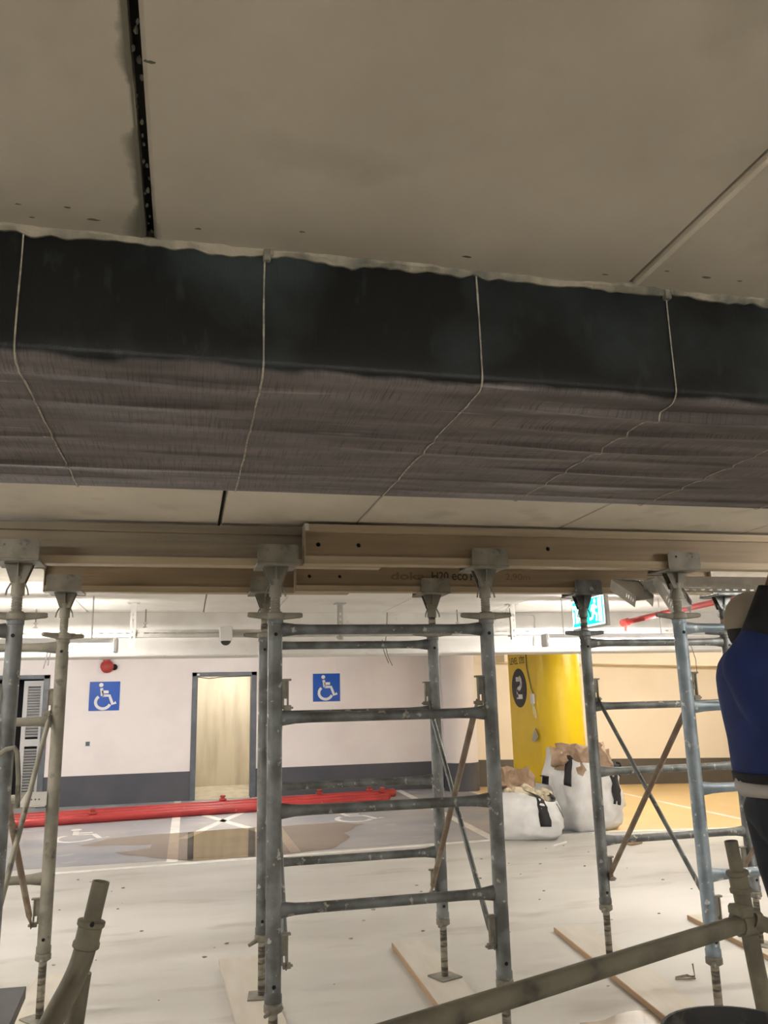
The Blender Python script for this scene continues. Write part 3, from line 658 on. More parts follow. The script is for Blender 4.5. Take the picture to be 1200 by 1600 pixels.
# ================================================================== FAR BAY THINGS
# perforated cable channel on slotted hangers
ch = thing('cable_channel', (1.5, 7.45, 2.235), 'long perforated grey cable channel hanging level in front of the white beam', 'cable channel')
x0c, x1c = -3.2, 7.0
slots = [rect(x0c+.05+k*.075, x0c+.05+k*.075+.04, .028, .038) for k in range(int((x1c-x0c-.1)/.075))]
me = plate_mesh(rect(x0c, x1c, 0, .062), slots, .003, basis((0, 7.45, 2.235), *FACE_FRONT)); link('front_web', me, M['steel_light'], ch, smooth=0)
B().box(x0c, x1c, 7.45, 7.53, 2.233, 2.237).obj('base', M['steel_light'], ch, smooth=0)
B().box(x0c, x1c, 7.528, 7.532, 2.235, 2.297).obj('rear_web', M['steel_light'], ch, smooth=0)
for px, lb, zb in ((208, 'left of the dome camera', 2.145), (532, 'above the right wheelchair sign', 2.2), (802, 'above the yellow column', 2.19)):
    p = at(px, 970, 7.43)
    h = thing('slotted_hanger', (p.x, 7.43, CZ), 'slotted steel hanger strip carrying the cable channel, '+lb, 'hanger', 'channel hangers')
    sl = [rect(-.008, .008, k*.05+.02, k*.05+.045) for k in range(int((CZ-zb)/.05)-1)]
    link('slotted_strip', plate_mesh(rect(-.024, .024, 0, CZ-zb), sl, .004, basis((p.x, 7.435, zb), *FACE_FRONT)), M['steel_light'], h, smooth=0)
    B().box(p.x-.024, p.x-.020, 7.435, 7.465, zb, CZ).obj('side_flange', M['steel_light'], h, smooth=0)
    if px == 802: B().sweep([at(768, 973, 7.40), at(799, 946, 7.42)], .008, 6).obj('slanted_strut', M['steel_light'], h)
    B().box(p.x-.05, p.x+.05, 7.40, 7.50, CZ-.006, CZ).obj('ceiling_foot', M['steel_light'], h, smooth=0)
    B().box(p.x-.02, p.x+.02, 7.44, 7.54, 2.222, 2.232).obj('arm', M['steel_light'], h, smooth=0)
# dome camera
p = at(353, 990, 7.38)
cc = thing('dome_camera', (p.x, 7.38, 2.19), 'white box security camera with dark dome on the cable channel', 'security camera')
B().box(p.x-.055, p.x+.055, 7.33, 7.445, 2.19, 2.315, .008).obj('housing', M['white'], cc)
b = B(); b.lathe([(.044, 2.19), (.042, 2.178), (.033, 2.165), (.018, 2.155), (.003, 2.152)], (p.x, 7.385, 0), 18); b.obj('dome', M['dome'], cc)
# ceiling pendants (sprinkler drops)
for px, py in ((57, 955), (228, 955), (714, 953), (437, 957), (905, 953)):
    p = at(px, py, 7.95)
    s = thing('sprinkler_drop', (p.x, 7.95, CZ), 'small sprinkler drop on the far ceiling '+{57: 'above the left batten', 228: 'right of the left slotted hanger', 714: 'left of the yellow column', 437: 'behind the middle tower left post', 905: 'behind the exit sign'}[px], 'sprinkler', 'sprinkler drops')
    B().tube((p.x, 7.95, CZ), (p.x, 7.95, CZ-.12), .006, 8).obj('stem', M['wire'], s)
    b = B(); b.lathe([(.006, -.12), (.018, -.125), (.02, -.135), (.008, -.14), (.008, -.16), (.02, -.165), (.02, -.17)], (p.x, 7.95, CZ), 10); b.obj('head', M['steel_light'], s)
# conduit on the downstand face
a = at(640, 957, DY-.015); c = at(828, 959, DY-.015); d = at(836, 967, DY-.015); e = at(835, 1009, DY-.015)
b = B(); b.sweep([a, c, (c+d)/2+Vector((.02, 0, .01)), d, e], .009, 8)
tag(b.obj('conduit', M['white']), 'thin white conduit bending down on the white beam above the yellow column', 'conduit')
a0 = at(605, 955, DY-.02); b = B()
b.sweep([a0, at(604, 985, DY-.03), at(602, 1008, DY-.06), at(606, 1025, DY-.10), at(613, 1040, DY-.14)], .0045, 6)
tag(b.obj('loose_wire', M['wire']), 'longer loose wire dangling from the white beam above the right wheelchair sign', 'wire')
b = B(); b.sweep([at(597, 1000, DY-.02), at(600, 1018, DY-.06), at(607, 1036, DY-.12)], .0045, 6)
tag(b.obj('loose_wire', M['wire']), 'shorter loose wire dangling from the white beam above the right wheelchair sign', 'wire')
b = B(); b.sweep([at(75, 1015, DY-.05), at(72, 1030, DY-.06), at(68, 1045, DY-.05)], .004, 6); tag(b.obj('loose_wire', M['wire']), 'longer loose wire hanging from the left batten above the louvred door', 'wire')
b = B(); b.sweep([at(80, 1015, DY-.05), at(77, 1028, DY-.06), at(75, 1040, DY-.05)], .004, 6)
tag(b.obj('loose_wire', M['wire']), 'shorter loose wire hanging from the left batten beside the left tower post', 'wire')

# wheelchair signs on the far wall
for (xa, xb_, za, zb_), lb in (((-1.69, -1.172, 1.594, 2.10), 'blue wheelchair sign on the far wall below the red alarm'), ((2.317, 2.833, 1.662, 2.179), 'blue wheelchair sign on the far wall right of the open doorway')):
    s = thing('wheelchair_sign', ((xa+xb_)/2, WY-.01, za), lb, 'sign', 'wheelchair parking signs')
    B().box(xa, xb_, WY-.012, WY-.001, za, zb_, .003).obj('plate', M['sign_blue'], s, smooth=0)
    mx, mz, sc = (xa+xb_)/2, (za+zb_)/2, (xb_-xa)/2
    st, head = isa(lambda u, v: Vector((mx+.01+u*sc*1.12, WY-.0125, mz+v*sc*1.08)), 1)
    b = B()
    for q in st: b.ribbon(q, .05, (0, -1, 0), .002)
    b.prism(head, (0, -1, 0), .002); b.obj('wheelchair_emblem', M['white'], s, smooth=0)
# red alarm, socket box
p = at(168, 1040, WY)
al = thing('fire_alarm', (p.x, WY, p.z), 'red fire alarm bell high on the far wall above the left wheelchair sign', 'alarm')
b = B(); b.lathe([(.02, 0), (.09, .0), (.11, .03), (.115, .07), (.08, .10), (.02, .11)], (p.x, WY-.002, p.z-.02), 20, X=Vector((1, 0, 0)), Yv=Vector((0, 0, 1)), Z=Vector((0, -1, 0))); b.obj('bell', M['red_dark'], al)
b = B(); b.box(p.x-.07, p.x+.04, WY-.09, WY-.002, p.z+.05, p.z+.15, .01)
for k in range(4): b.box(p.x-.08+k*.035, p.x-.06+k*.035, WY-.10, WY-.05, p.z+.13, p.z+.18, .004)
b.obj('valve_body', M['red_dark'], al, smooth=0)
b = B(); b.tube((p.x+.12, WY-.03, p.z-.03), (p.x+.12, WY, p.z-.03), .055, 18); b.obj('opening_ring', M['hole'], al)
p = at(137, 1162, WY)
sb = thing('socket_box', (p.x, WY, p.z-.05), 'small grey empty socket box in the far wall below the left wheelchair sign', 'socket')
B().box(p.x-.05, p.x+.05, WY-.006, WY, p.z-.05, p.z+.05, .002).obj('rim', M['white'], sb, smooth=0); B().box(p.x-.034, p.x+.034, WY-.008, WY-.005, p.z-.04, p.z+.034).obj('recess', M['frame_grey'], sb, smooth=0)

# white round pilaster
pl = thing('round_pilaster', (5.03, 15.25, 0), 'white round wall pilaster with dark base band left of the yellow column', 'column')
b = B(); b.lathe([(.32, .5), (.32, CZ-.002)], (5.03, 15.3, 0), 40); b.obj('shaft', M['white_paint'], pl)
b = B(); b.lathe([(.325, .003), (.325, .5)], (5.03, 15.3, 0), 40); b.obj('base_band', M['slate'], pl)
b = B(); b.box(5.03, 5.34, 15.3, WY-.002, .5, CZ-.002); b.obj('return', M['white_paint'], pl, smooth=0)
b = B(); b.box(5.02, 5.345, 15.3, WY-.002, .003, .5); b.obj('return_band', M['slate'], pl, smooth=0)

# yellow column: a long flat side with a round end
YX, YN, YF, YR = 5.09, 11.75, 12.83, .345
yc = thing('yellow_column', (YX+YR, 12.2, 0), 'bright yellow column with a level number painted on its flat side', 'column')
def stadium(z): return [(YX+YR-YR*math.cos(a), YN-YR*math.sin(a), z) for a in [PI*k/28 for k in range(29)]]+[(YX+2*YR, YF, z), (YX, YF, z)]
b = B(); b.prism(stadium(.28), (0, 0, 1), 2.3); b.obj('shaft', M['yellow'], yc)
YX -= .003; YR += .003
b = B(); b.prism(stadium(-.02), (0, 0, 1), .30); b.obj('base_band', M['slate'], yc)
YX += .003; YR -= .003
b = B(); b.prism([(YX-.001, 12.41-.30*math.cos(a), 1.795+.30*math.sin(a)) for a in [2*PI*k/40 for k in range(40)]], (-1, 0, 0), .002); b.obj('number_disc', M['black'], yc, smooth=0)
b = B()                                 # squarish stencil 2
def yz(u, v): return Vector((YX-.0035, 12.41-u, 1.795+v))
b.ribbon([yz(-.115, .135), yz(.04, .135)], .07, (-1, 0, 0), .002); b.ribbon([yz(.02, .165), yz(.075, .12), yz(.085, .07), yz(.07, .03)], .07, (-1, 0, 0), .002)
b.ribbon([yz(.09, .05), yz(.03, .0), yz(-.04, -.02), yz(-.08, -.06)], .07, (-1, 0, 0), .002); b.ribbon([yz(-.07, -.02), yz(-.08, -.14)], .07, (-1, 0, 0), .002); b.ribbon([yz(-.115, -.135), yz(.12, -.135)], .07, (-1, 0, 0), .002)
b.obj('number_two', M['white'], yc, smooth=0)
link('level_lettering', text_mesh('LEVEL', .105, .33, basis((YX-.0015, 12.74, 2.165), *FACE_LEFT), .002), M['black'], yc, smooth=0)
link('level_lettering', text_mesh('\u05e1\u05dc\u05e4\u05de', .13, .21, basis((YX-.0015, 12.35, 2.165), *FACE_LEFT), .002), M['black'], yc, smooth=0)
b = B(); b.sweep([(YX-.006, 12.06, 2.5), (YX-.008, 12.05, 2.1), (YX-.008, 11.93, 1.78), (YX-.008, 11.86, 1.70)], .007, 6)
tag(b.obj('column_cable', M['frame_grey']), 'thin dark cable running down the yellow column to a white box', 'cable')
sw = thing('cable_box', (YX, 11.86, 1.55), 'small white plastic box hanging on the yellow column beside the number disc', 'junction box')
B().box(YX-.05, YX-.004, 11.80, 11.90, 1.55, 1.70, .01).obj('case', M['white'], sw)
B().sweep([(YX-.03, 11.84, 1.55), (YX-.03, 11.78, 1.45), (YX-.03, 11.74, 1.36)], .006, 6).obj('tail_wire', M['white'], sw); B().sweep([(YX-.03, 11.86, 1.55), (YX-.03, 11.84, 1.42), (YX-.03, 11.76, 1.34)], .006, 6).obj('tail_wire', M['white'], sw)
b = B(); b.prism([(YX-.004, 11.93, 1.13), (YX-.05, 11.90, 1.02), (YX-.05, 11.80, 1.0), (YX-.02, 11.74, 1.08), (YX-.03, 11.78, 1.16), (YX-.01, 11.84, 1.2)], (-1, 0, 0), .01)
tag(b.obj('paper_scrap', M['white_cloth'], smooth=0), 'torn white paper scrap stuck on the yellow column below the white box', 'paper scrap')

# exit sign, hanging edge-on
EX = 3.17
es = thing('exit_sign', (EX, 6.18, CZ), 'lit green exit sign with running man hanging behind the right tower', 'exit sign')
ey0, ey1, ez0, ez1 = 6.45, 5.90, 2.20, 2.43
B().box(EX, EX+.035, ey1-.02, ey0+.02, ez0-.02, ez1+.02, .005).obj('case', M['louvre'], es, smooth=0)
B().box(EX-.003, EX, ey1, ey0, ez0, ez1).obj('border', M['sign_white'], es, smooth=0)
B().box(EX-.005, EX-.003, ey1+.012, ey0-.012, ez0+.012, ez1-.012).obj('green_panel', M['sign_green'], es, smooth=0)
link('exit_lettering', text_mesh('\u05d4\u05d0\u05d9\u05e6\u05d9', .15, .25, basis((EX-.0065, ey0-.02, ez0+.04), *FACE_LEFT), .0015, .03), M['sign_white'], es, smooth=0)
b = B()
def ez(u, v): return Vector((EX-.0052, 6.05-u, 2.315+v))
b.prism([ez(.01+.018*math.cos(k*PI/8), .075+.018*math.sin(k*PI/8)) for k in range(16)], (-1, 0, 0), .0015)
for q, wd in (([ez(0, .05), ez(-.02, -.01)], .04), ([ez(-.06, .0), ez(-.045, .04), ez(.0, .045), ez(.04, .02)], .018), ([ez(-.02, -.01), ez(.03, -.03), ez(.02, -.085)], .022), ([ez(-.025, -.01), ez(-.045, -.055), ez(-.095, -.06)], .022)):
    b.ribbon(q, wd, (-1, 0, 0), .0015)
b.prism([ez(.06, .09), ez(.12, .10), ez(.12, -.10), ez(.06, -.09)], (-1, 0, 0), .0015)
b.obj('running_man', M['sign_white'], es, smooth=0)
for yy in (6.35, 6.0): B().tube((EX+.017, yy, ez1+.015), (EX+.017, yy, CZ), .005, 6).obj('suspension_rod', M['wire'], es)

# red sprinkler pipe overhead on the right
a = at(978, 972, 7.2); c = at(1165, 930, 5.8)
rp = thing('sprinkler_pipe', a, 'red overhead sprinkler pipe running towards the worker below the slab', 'pipe')
B().tube(a, c, .026, 14).obj('pipe', M['red'], rp)
d = (c-a).normalized(); B().sweep([a-d*.05, a+d*.03], .036, 14).obj('end_cap', M['red_dark'], rp)
B().tube(a-d*.01+Vector((0, 0, -.03)), a-d*.01+Vector((0, 0, -.085)), .012, 8).obj('drop_nipple', M['red_dark'], rp)
mid = a.lerp(c, .45); B().tube(mid+Vector((0, 0, .02)), (mid.x, mid.y, CZ), .006, 6).obj('hanger_rod', M['wire'], rp); e2 = a.lerp(c, .95); B().tube(e2+Vector((0, 0, .02)), (e2.x, e2.y, CZ), .006, 6).obj('hanger_rod', M['wire'], rp)

# red pipes stacked on the floor by the far wall
pr_ = .062
PIPES = [((-7.0, 12.75), (3.30, 14.0), pr_, 'nearest red pipe of the bundle lying on the floor by the far wall'),
         ((-7.0, 13.10), (3.42, 14.42), pr_, 'second red pipe of the floor bundle, between the nearest and the farthest'),
         ((-6.6, 13.45), (3.62, 14.82), pr_, 'farthest red pipe of the bundle lying on the floor by the far wall')]
for (xa, ya), (xb_, yb_), r, lb in PIPES:
    a, c = Vector((xa, ya, r)), Vector((xb_, yb_, r)); d = (c-a).normalized()
    t = thing('red_pipe', (a+c)/2-Vector((0, 0, r)), lb, 'pipe', 'red pipes on the floor')
    B().hollow(a, c, r, .005, 18).obj('pipe', M['red'], t)
    B().sweep([c-d*.12, c-d*.02], r+.012, 18).obj('coupling', M['red_dark'], t)
for k, (xx, i) in enumerate(((-1.3, 0), (.62, 2), (2.25, 2), (3.15, 2), (3.3, 1))):
    (xa, ya), (xb_, yb_), r, _ = PIPES[i]; u = (xx-xa)/(xb_-xa); yy = ya+(yb_-ya)*u
    g = thing('pipe_clamp', (xx, yy, 2*r), 'small red clamp fitting on top of the floor pipes, '+['left of the doorway', 'in front of the doorway', 'right of the doorway', 'near the pipe ends, rear one', 'at the pipe ends'][k], 'pipe fitting', 'red pipe clamps')
    b = B(); b.box(xx-.055, xx+.055, yy-.035, yy+.035, 2*r, 2*r+.03, .006); b.obj('saddle', M['red_dark'], g, smooth=0)
    b = B(); b.lathe([(.03, 2*r+.028), (.03, 2*r+.05), (.045, 2*r+.055), (.045, 2*r+.075), (.02, 2*r+.085)], (xx, yy, 0), 12); b.obj('outlet', M['red_dark'], g)

# ------------------------------------------------------------------ builder's sacks
def sack(cx, cyy, hw, ht, rotz, lean, seed, label, tear):
    t = thing('builders_sack', (cx, cyy, fz(cx)), label, 'sack', 'white bulk sacks')
    Rm = Matrix.Rotation(rotz, 3, 'Z')
    def surf(a, v, off=0.):
        ca, sa = math.cos(a), math.sin(a); ex = 5.5
        rr = (abs(ca)**ex+abs(sa)**ex)**(-1/ex)
        bulge = 1+.09*math.sin(PI*min(1, v*1.1))-.06*v - (.16*(1-v/.12) if v < .12 else 0)
        top = ht*(1+tear(a)); z = top*v
        n = mnoise.noise(Vector((ca*2.2+seed, sa*2.2, v*4)))*.07+.075*(.5-abs(mnoise.noise(Vector((ca*3.2+seed, sa*3.2+v*2, v*3.5)))*1.6))+.03*mnoise.noise(Vector((ca*7+seed, sa*7, v*9)))
        r = hw*rr*bulge*(1+n)+off
        p = Rm @ Vector((r*ca, r*sa, 0)); z = max(z+.02*mnoise.noise(Vector((ca*3, sa*3, seed+v*5))), 0)
        return Vector((cx, cyy, fz(cx)))+p+Vector((lean[0]*v*v, lean[1]*v*v, z))
    n, m_ = 64, 22
    b = B(); rings = [[b.bm.verts.new(surf(2*PI*k/n, j/m_)) for k in range(n)] for j in range(m_+1)]
    inner = [[b.bm.verts.new(surf(2*PI*k/n, 1-j*.09, -.012)) for k in range(n)] for j in range(0, 6)]
    b.skin(rings+inner, caps=False); b.bm.faces.new(rings[0][::-1]); b.obj('bag', M['tarp'], t, smooth=80)
    return t, surf
def strap(t, surf, a, v0, v1, da, loop=None):
    b = B(); rows = []
    for j in range(9):
        v = v0+(v1-v0)*j/8; rows.append([b.bm.verts.new(surf(a+q*da, v, .009)) for q in (-1, 1)])
    if loop:
        p0 = (rows[-1][0].co+rows[-1][1].co)/2; hw = (rows[-1][1].co-rows[-1][0].co)/2
        for q in loop: c = p0+Vector(q); rows.append([b.bm.verts.new(c-hw), b.bm.verts.new(c+hw)])
    b.skin(rows, closed=False)
    o = b.obj('strap', M['strap'], t, smooth=60); md = o.modifiers.new('thick', 'SOLIDIFY'); md.thickness = .006; md.offset = 1
t1, s1 = sack(4.10, 9.98, .375, .56, -.35, (.0, .02), 1.3, 'slumped white bulk sack of cream rubble with black straps, nearest the middle tower', lambda a: .20*math.sin(a-.9)+.05*math.sin(3*a))
strap(t1, s1, -1.15, .36, 1.0, .125, [(-.05, .05, .05), (-.10, .12, .07)]); strap(t1, s1, -.25, .55, 1.0, .125, [(-.05, .03, .05), (-.12, .10, .06)]); strap(t1, s1, .9, .5, 1.0, .09, [(0, -.03, .10), (-.06, -.08, .1)]); strap(t1, s1, 2.3, .5, 1.0, .09)
random.seed(5)
b = B()
for k in range(46):
    a = random.uniform(0, 2*PI); q = random.uniform(0, .27); bm2 = bmesh.new(); bmesh.ops.create_icosphere(bm2, subdivisions=2, radius=random.uniform(.05, .1))
    for v in bm2.verts: v.co *= 1+.35*mnoise.noise(v.co*14+Vector((k, 0, 0)))
    b.merge(bm2, Matrix.Translation((4.09+q*math.cos(a), 9.98+q*math.sin(a), .47+random.uniform(-.05, .04))))
o = b.obj('rubble_fill', M['rubble'], t1); o['kind'] = 'stuff'
def crumple(b, c, sx, sy, sz, seed, rot=0):
    bm2 = bmesh.new(); bmesh.ops.create_cube(bm2, size=1); bmesh.ops.subdivide_edges(bm2, edges=bm2.edges[:], cuts=5, use_grid_fill=True)
    for v in bm2.verts:
        v.co = Vector((v.co.x*sx, v.co.y*sy, v.co.z*sz)); v.co += Vector((mnoise.noise(v.co*9+Vector((seed, 0, 0))), mnoise.noise(v.co*9+Vector((0, seed, 0))), mnoise.noise(v.co*9+Vector((0, 0, seed)))))*.07
    b.merge(bm2, Matrix.Translation(c) @ Matrix.Rotation(rot, 4, 'Z') @ Matrix.Rotation(rot*.7, 4, 'Y'))
for ar, lb in ((((3.95, 10.12, .66), .30, .10, .26, 2, .4), 'torn flat brown paper bag sticking up out of the slumped sack, left piece'), (((4.16, 10.18, .64), .20, .16, .22, 5, -.5), 'crumpled brown paper bag in the slumped sack, right piece')):
    b = B(); crumple(b, *ar); tag(b.obj('paper_bag', M['kraft']), lb, 'paper bag')
t2, s2 = sack(5.02, 10.35, .385, .80, .30, (.05, .0), 4.1, 'tall white bulk sack stuffed with brown paper, right in front of the yellow column', lambda a: .22*math.cos(a-2.7)+.04*math.sin(3*a))
strap(t2, s2, -2.75, .62, 1.0, .125, [(.06, .03, .02), (.10, .06, 0)]); strap(t2, s2, -1.95, .50, 1.0, .125, [(.02, .04, .06)]); strap(t2, s2, -1.15, .45, 1.0, .125, [(.02, .0, .08), (.06, .02, .14), (.12, .04, .04)]); strap(t2, s2, .35, .6, 1.0, .08, [(.08, -.02, .02), (.2, -.05, -.02), (.28, -.08, -.10)])
for ar, lb in ((((5.02, 10.2, .82), .55, .42, .34, 8, .3), 'large crumpled brown paper bag filling the tall sack'), (((5.16, 10.1, .86), .26, .2, .3, 11, -.6), 'small brown paper bag at the right rim of the tall sack'), (((4.78, 10.25, .86), .22, .3, .2, 14, .9), 'small brown paper bag at the left rim of the tall sack')):
    b = B(); crumple(b, *ar); tag(b.obj('paper_bag', M['kraft']), lb, 'paper bag')

# ================================================================== CABLE TRAYS AND OFFCUTS AT THE RIGHT TOWER
def tray_leg(t, s_px, e_px, Ys, Ye, h, slot=True):
    p0 = at(*s_px, Ys); p1 = at(*e_px, Ye); L = (p1-p0).length; X = (p1-p0).normalized(); Y = Vector((0, 0, 1)); Y = (Y-X*Y.dot(X)).normalized(); Z = X.cross(Y)
    hs = [rect(L-.025-k*.028-.012, L-.025-k*.028, h*.35, h*.72) for k in range(4)] if slot else []
    link('slotted_flange', plate_mesh(rect(0, L, 0, h), hs, .0025, basis(p0, X, Y, Z)), M['steel_light'], t, smooth=0)
    return p0, p1, Y
ta = thing('cable_tray', at(960, 915, 4.75), 'short galvanised cable tray end with slotted flanges, left of the pair by the right tower', 'cable tray', 'slotted cable trays')
a0, a1, ay = tray_leg(ta, (953, 922), (992, 949), 4.75, 4.45, .07)
c0, c1, cy_ = tray_leg(ta, (992, 920), (1020, 948), 4.85, 4.55, .075)
b = B(); b.prism([a0+ay*.07, c0+cy_*.07, c0+cy_*.07+Vector((.18, .06, .0)), a0+ay*.07+Vector((.20, 0.03, 0))], (0, 0, 1), .003); b.prism([a0+ay*.07, a1+ay*.04, c1+cy_*.05, c0+cy_*.07], (0, 0, 1), .003); b.obj('tray_base', M['steel_light'], ta, smooth=0)
tb = thing('cable_tray', at(1030, 905, 4.35), 'longer galvanised cable tray with slotted flanges reaching right behind the worker', 'cable tray', 'slotted cable trays')
a0, a1, ay = tray_leg(tb, (1020, 912), (1052, 962), 4.40, 4.18, .075)
c0, c1, cy_ = tray_leg(tb, (1052, 915), (1079, 958), 4.55, 4.30, .08)
r0 = at(1032, 899, 4.42); r1 = at(1240, 905, 4.42)
zr = r0.z-.075
for yy in (4.42, 4.62): link('side_rail', plate_mesh(rect(0, r1.x+.3-r0.x, 0, .07), [rect(.28+k*.06, .31+k*.06, .012, .022) for k in range(11)], .003, basis((r0.x, yy, zr), *FACE_FRONT)), M['steel_light'], tb, smooth=0)
sl = [rect(.25+k*.065, .285+k*.065, .09, .105) for k in range(12)]
link('tray_base', plate_mesh(rect(0, r1.x+.3-r0.x, 0, .2), sl, .003, basis((r0.x, 4.42, zr+.07), (1, 0, 0), (0, 1, 0), (0, 0, 1))), M['steel_light'], tb, smooth=0)
b = B(); b.prism([a0+ay*.075, a1+ay*.05, c1+cy_*.05, c0+cy_*.08], (0, 0, 1), .003); b.obj('tray_end_base', M['steel_light'], tb, smooth=0)

# little things on the left tower
p = at(58, 1252, RY-.03)
bk = thing('steel_bracket', p, 'small slotted steel bracket hooked on a rung of the left tower', 'bracket')
link('slotted_plate', plate_mesh([(-.10, -.02), (.05, -.02), (.05, .05), (-.06, .05)], [circ(-.03+.02*k, .01, .005, 8) for k in range(3)], .003, basis(p, *FACE_FRONT)), M['steel_light'], bk, smooth=0)
B().box(p.x-.10, p.x+.05, p.y-.06, p.y, p.z-.024, p.z-.02).obj('ledge', M['steel_light'], bk, smooth=0)
b = B(); b.sweep([at(-6, 1182, 3.95), at(10, 1171, 3.93), at(22, 1168, 3.93), at(27, 1176, 3.93), at(29, 1215, 3.93), at(27, 1262, 3.95)], .011, 8)
tag(b.obj('bent_hook', M['galv_dirty']), 'pale bent steel rod hooked over the left tower front frame', 'hook')
b = B(); b.sweep([at(1079, 1007, FY-.04), at(1087, 1030, FY-.05), at(1089, 1050, FY-.05), at(1083, 1070, FY-.04)], .002, 5)
tag(b.obj('tie_wire', M['rusty']), 'thin bent tie wire on the bluish-lit right tower post', 'wire')

# ================================================================== FOREGROUND
A = Vector((1.612, 2.30, 0))
fgs = thing('foreground_scaffold', A, 'dusty foreground scaffold tube frame crossing the lower right corner', 'scaffold frame')
top = at(1142, 1314, 2.30); foot = at(1205, 1625, 2.30); dr = (top-foot).normalized()
lowp = foot-dr*((foot.z)/dr.z) if dr.z else foot
b = B(); b.sweep([lowp, top-dr*.125], .0242, 18); b.obj('post', M['galv_fg'], fgs)
B().hollow(top-dr*.13, top, .0195, .003, 16).obj('spigot', M['galv_fg'], fgs)
b = B(); X_ = dr.orthogonal().normalized(); b.lathe([(.0235, -.145), (.031, -.142), (.031, -.132), (.027, -.128), (.027, -.098), (.032, -.094), (.032, -.084), (.021, -.082)], top, 18, X=X_, Yv=dr.cross(X_), Z=dr); b.obj('collar', M['galv_fg'], fgs)
q1 = atz(1168, 1440, 1.0); q0 = atz(650, 1603, 1.0); qd = (q1-q0).normalized()
b = B(); b.sweep([q0-qd*.9, q1+qd*.02], .0245, 18); b.obj('ledger', M['galv_fg'], fgs)
b = B(); b.sweep([q1+Vector((-.04, -.01, .0)), q1+Vector((.03, .0, .0))], .036, 14); b.box(q1.x-.05, q1.x-.01, q1.y-.05, q1.y+.02, q1.z+.02, q1.z+.05, .006); b.obj('coupler', M['galv_fg'], fgs)
b = B(); b.sweep([q1+Vector((.0, -.03, .01)), q1+Vector((.16, -.06, -.05)), q1+Vector((.5, -.12, -.16))], .021, 14); b.obj('side_tube', M['galv_fg'], fgs)
Pq = q0-qd*.85
b = B(); b.tube((Pq.x, Pq.y, 0), (Pq.x, Pq.y, 1.2), .0242, 16); b.obj('post', M['galv_fg'], fgs)

lt = at(158, 1377, 2.15); lm = at(126, 1512, 2.15); le = at(52, 1650, 2.02)
fgl = thing('foreground_post', (lt.x, 2.15, 0), 'dusty open-topped scaffold post with a bend in the lower left corner', 'scaffold frame')
dr = (lt-lm).normalized(); X_ = dr.orthogonal().normalized()
B().hollow(lt-dr*.10, lt, .0195, .003, 18).obj('spigot', M['galv_fg'], fgl)
b = B(); b.lathe([(.0235, -.145), (.030, -.14), (.030, -.13), (.027, -.125), (.027, -.098), (.031, -.094), (.031, -.084), (.021, -.082)], lt, 18, X=X_, Yv=dr.cross(X_), Z=dr); b.obj('collar', M['galv_fg'], fgl)
b = B()
c1_ = lt-dr*.10; n1 = (lm-le).normalized(); pts = [c1_, lm+dr*.05]
for k in range(1, 6): u = k/6; pts.append((lm+dr*.05)*(1-u)**2+lm*2*u*(1-u)+(lm-n1*.05)*u*u)
e2 = le-n1*((le.z)/n1.z)*.75; pts += [lm-n1*.05, le, e2]
b.sweep(pts, .0245, 18); b.obj('bent_tube', M['galv_fg'], fgl)
s0 = at(128, 1520, 2.2); s1_ = at(112, 1625, 2.2); sd = (s0-s1_).normalized()
b = B(); b.sweep([s0, s0-sd*(s0.z/sd.z)], .0215, 16); b.obj('straight_tube', M['galv_fg'], fgl)
for yy in (1440, 1533): 
    q = at(146 if yy == 1440 else 116, yy, 2.15); B().tube(q+Vector((0, -.031, 0)), q+Vector((0, -.02, 0)), .005, 8).obj('pin_hole', M['hole'], fgl)

# work platform with bucket (lower right) and board (lower left)
def table(name, x0, x1, y0, y1, z, label):
    t = thing(name, ((x0+x1)/2, (y0+y1)/2, 0), label, 'work platform')
    n = 3
    for k in range(n):
        a = y0+(y1-y0)*k/n; B().box(x0, x1, a+.004, a+(y1-y0)/n-.004, z-.035, z, .003).obj('plank', M['plank'], t, smooth=0)
    for xx in (x0+.08, x1-.08):
        for yy in (y0+.05, y1-.05): B().tube((xx, yy, 0), (xx, yy, z-.035), .022, 12).obj('leg', M['galv_dirty'], t)
    return t
table('work_platform', .55, 1.45, 1.12, 1.75, .70, 'timber work platform carrying the mortar bucket, below the picture')
bc = atz(1085, 1572, .99)+Vector((0, -.153, 0)); bc.z = .70
bu = thing('mortar_bucket', bc, 'black round mortar bucket caked with cement at the lower right', 'bucket')
b = B(); b.lathe([(.115, 0), (.118, .01), (.142, .255), (.150, .258), (.153, .275), (.150, .29), (.143, .29), (.138, .26), (.113, .02)], bc, 36, caps=False); b.lathe([(.115, .0), (.113, .02)], bc, 36); b.obj('shell', M['bucket'], bu)
b = B(); b.lathe([(.134, .20), (.09, .215), (.03, .225)], bc, 24); b.obj('mortar_fill', M['mortar'], bu)
b = B(); b.sweep([bc+Vector((-.152, 0, .27)), bc+Vector((-.16, -.04, .2)), bc+Vector((-.10, -.12, .13)), bc+Vector((0, -.16, .11)), bc+Vector((.1, -.12, .13)), bc+Vector((.16, -.04, .2)), bc+Vector((.152, 0, .27))], .004, 8); b.obj('handle', M['wire'], bu)
k0, k1, k2 = at(-60, 1531, 1.85), at(41, 1541, 1.85), atz(8, 1625, 1.0)
zz = k1.z
c1p = at(41, 1541, 1.62); zz = c1p.z
c2p = atz(8, 1615, zz); ddir = (c2p-c1p); 
bd = thing('film_faced_board', c1p, 'dark film-faced board corner at the lower left picture edge', 'board')
eL = at(-20, 1534, 1.62); eL = Vector((c1p.x-.62, c1p.y+.03, zz))
b = B(); b.prism([c1p, eL, eL+ddir*3.2, c1p+ddir*3.2], (0, 0, -1), .018); b.obj('sheet', M['board'], bd, smooth=0)
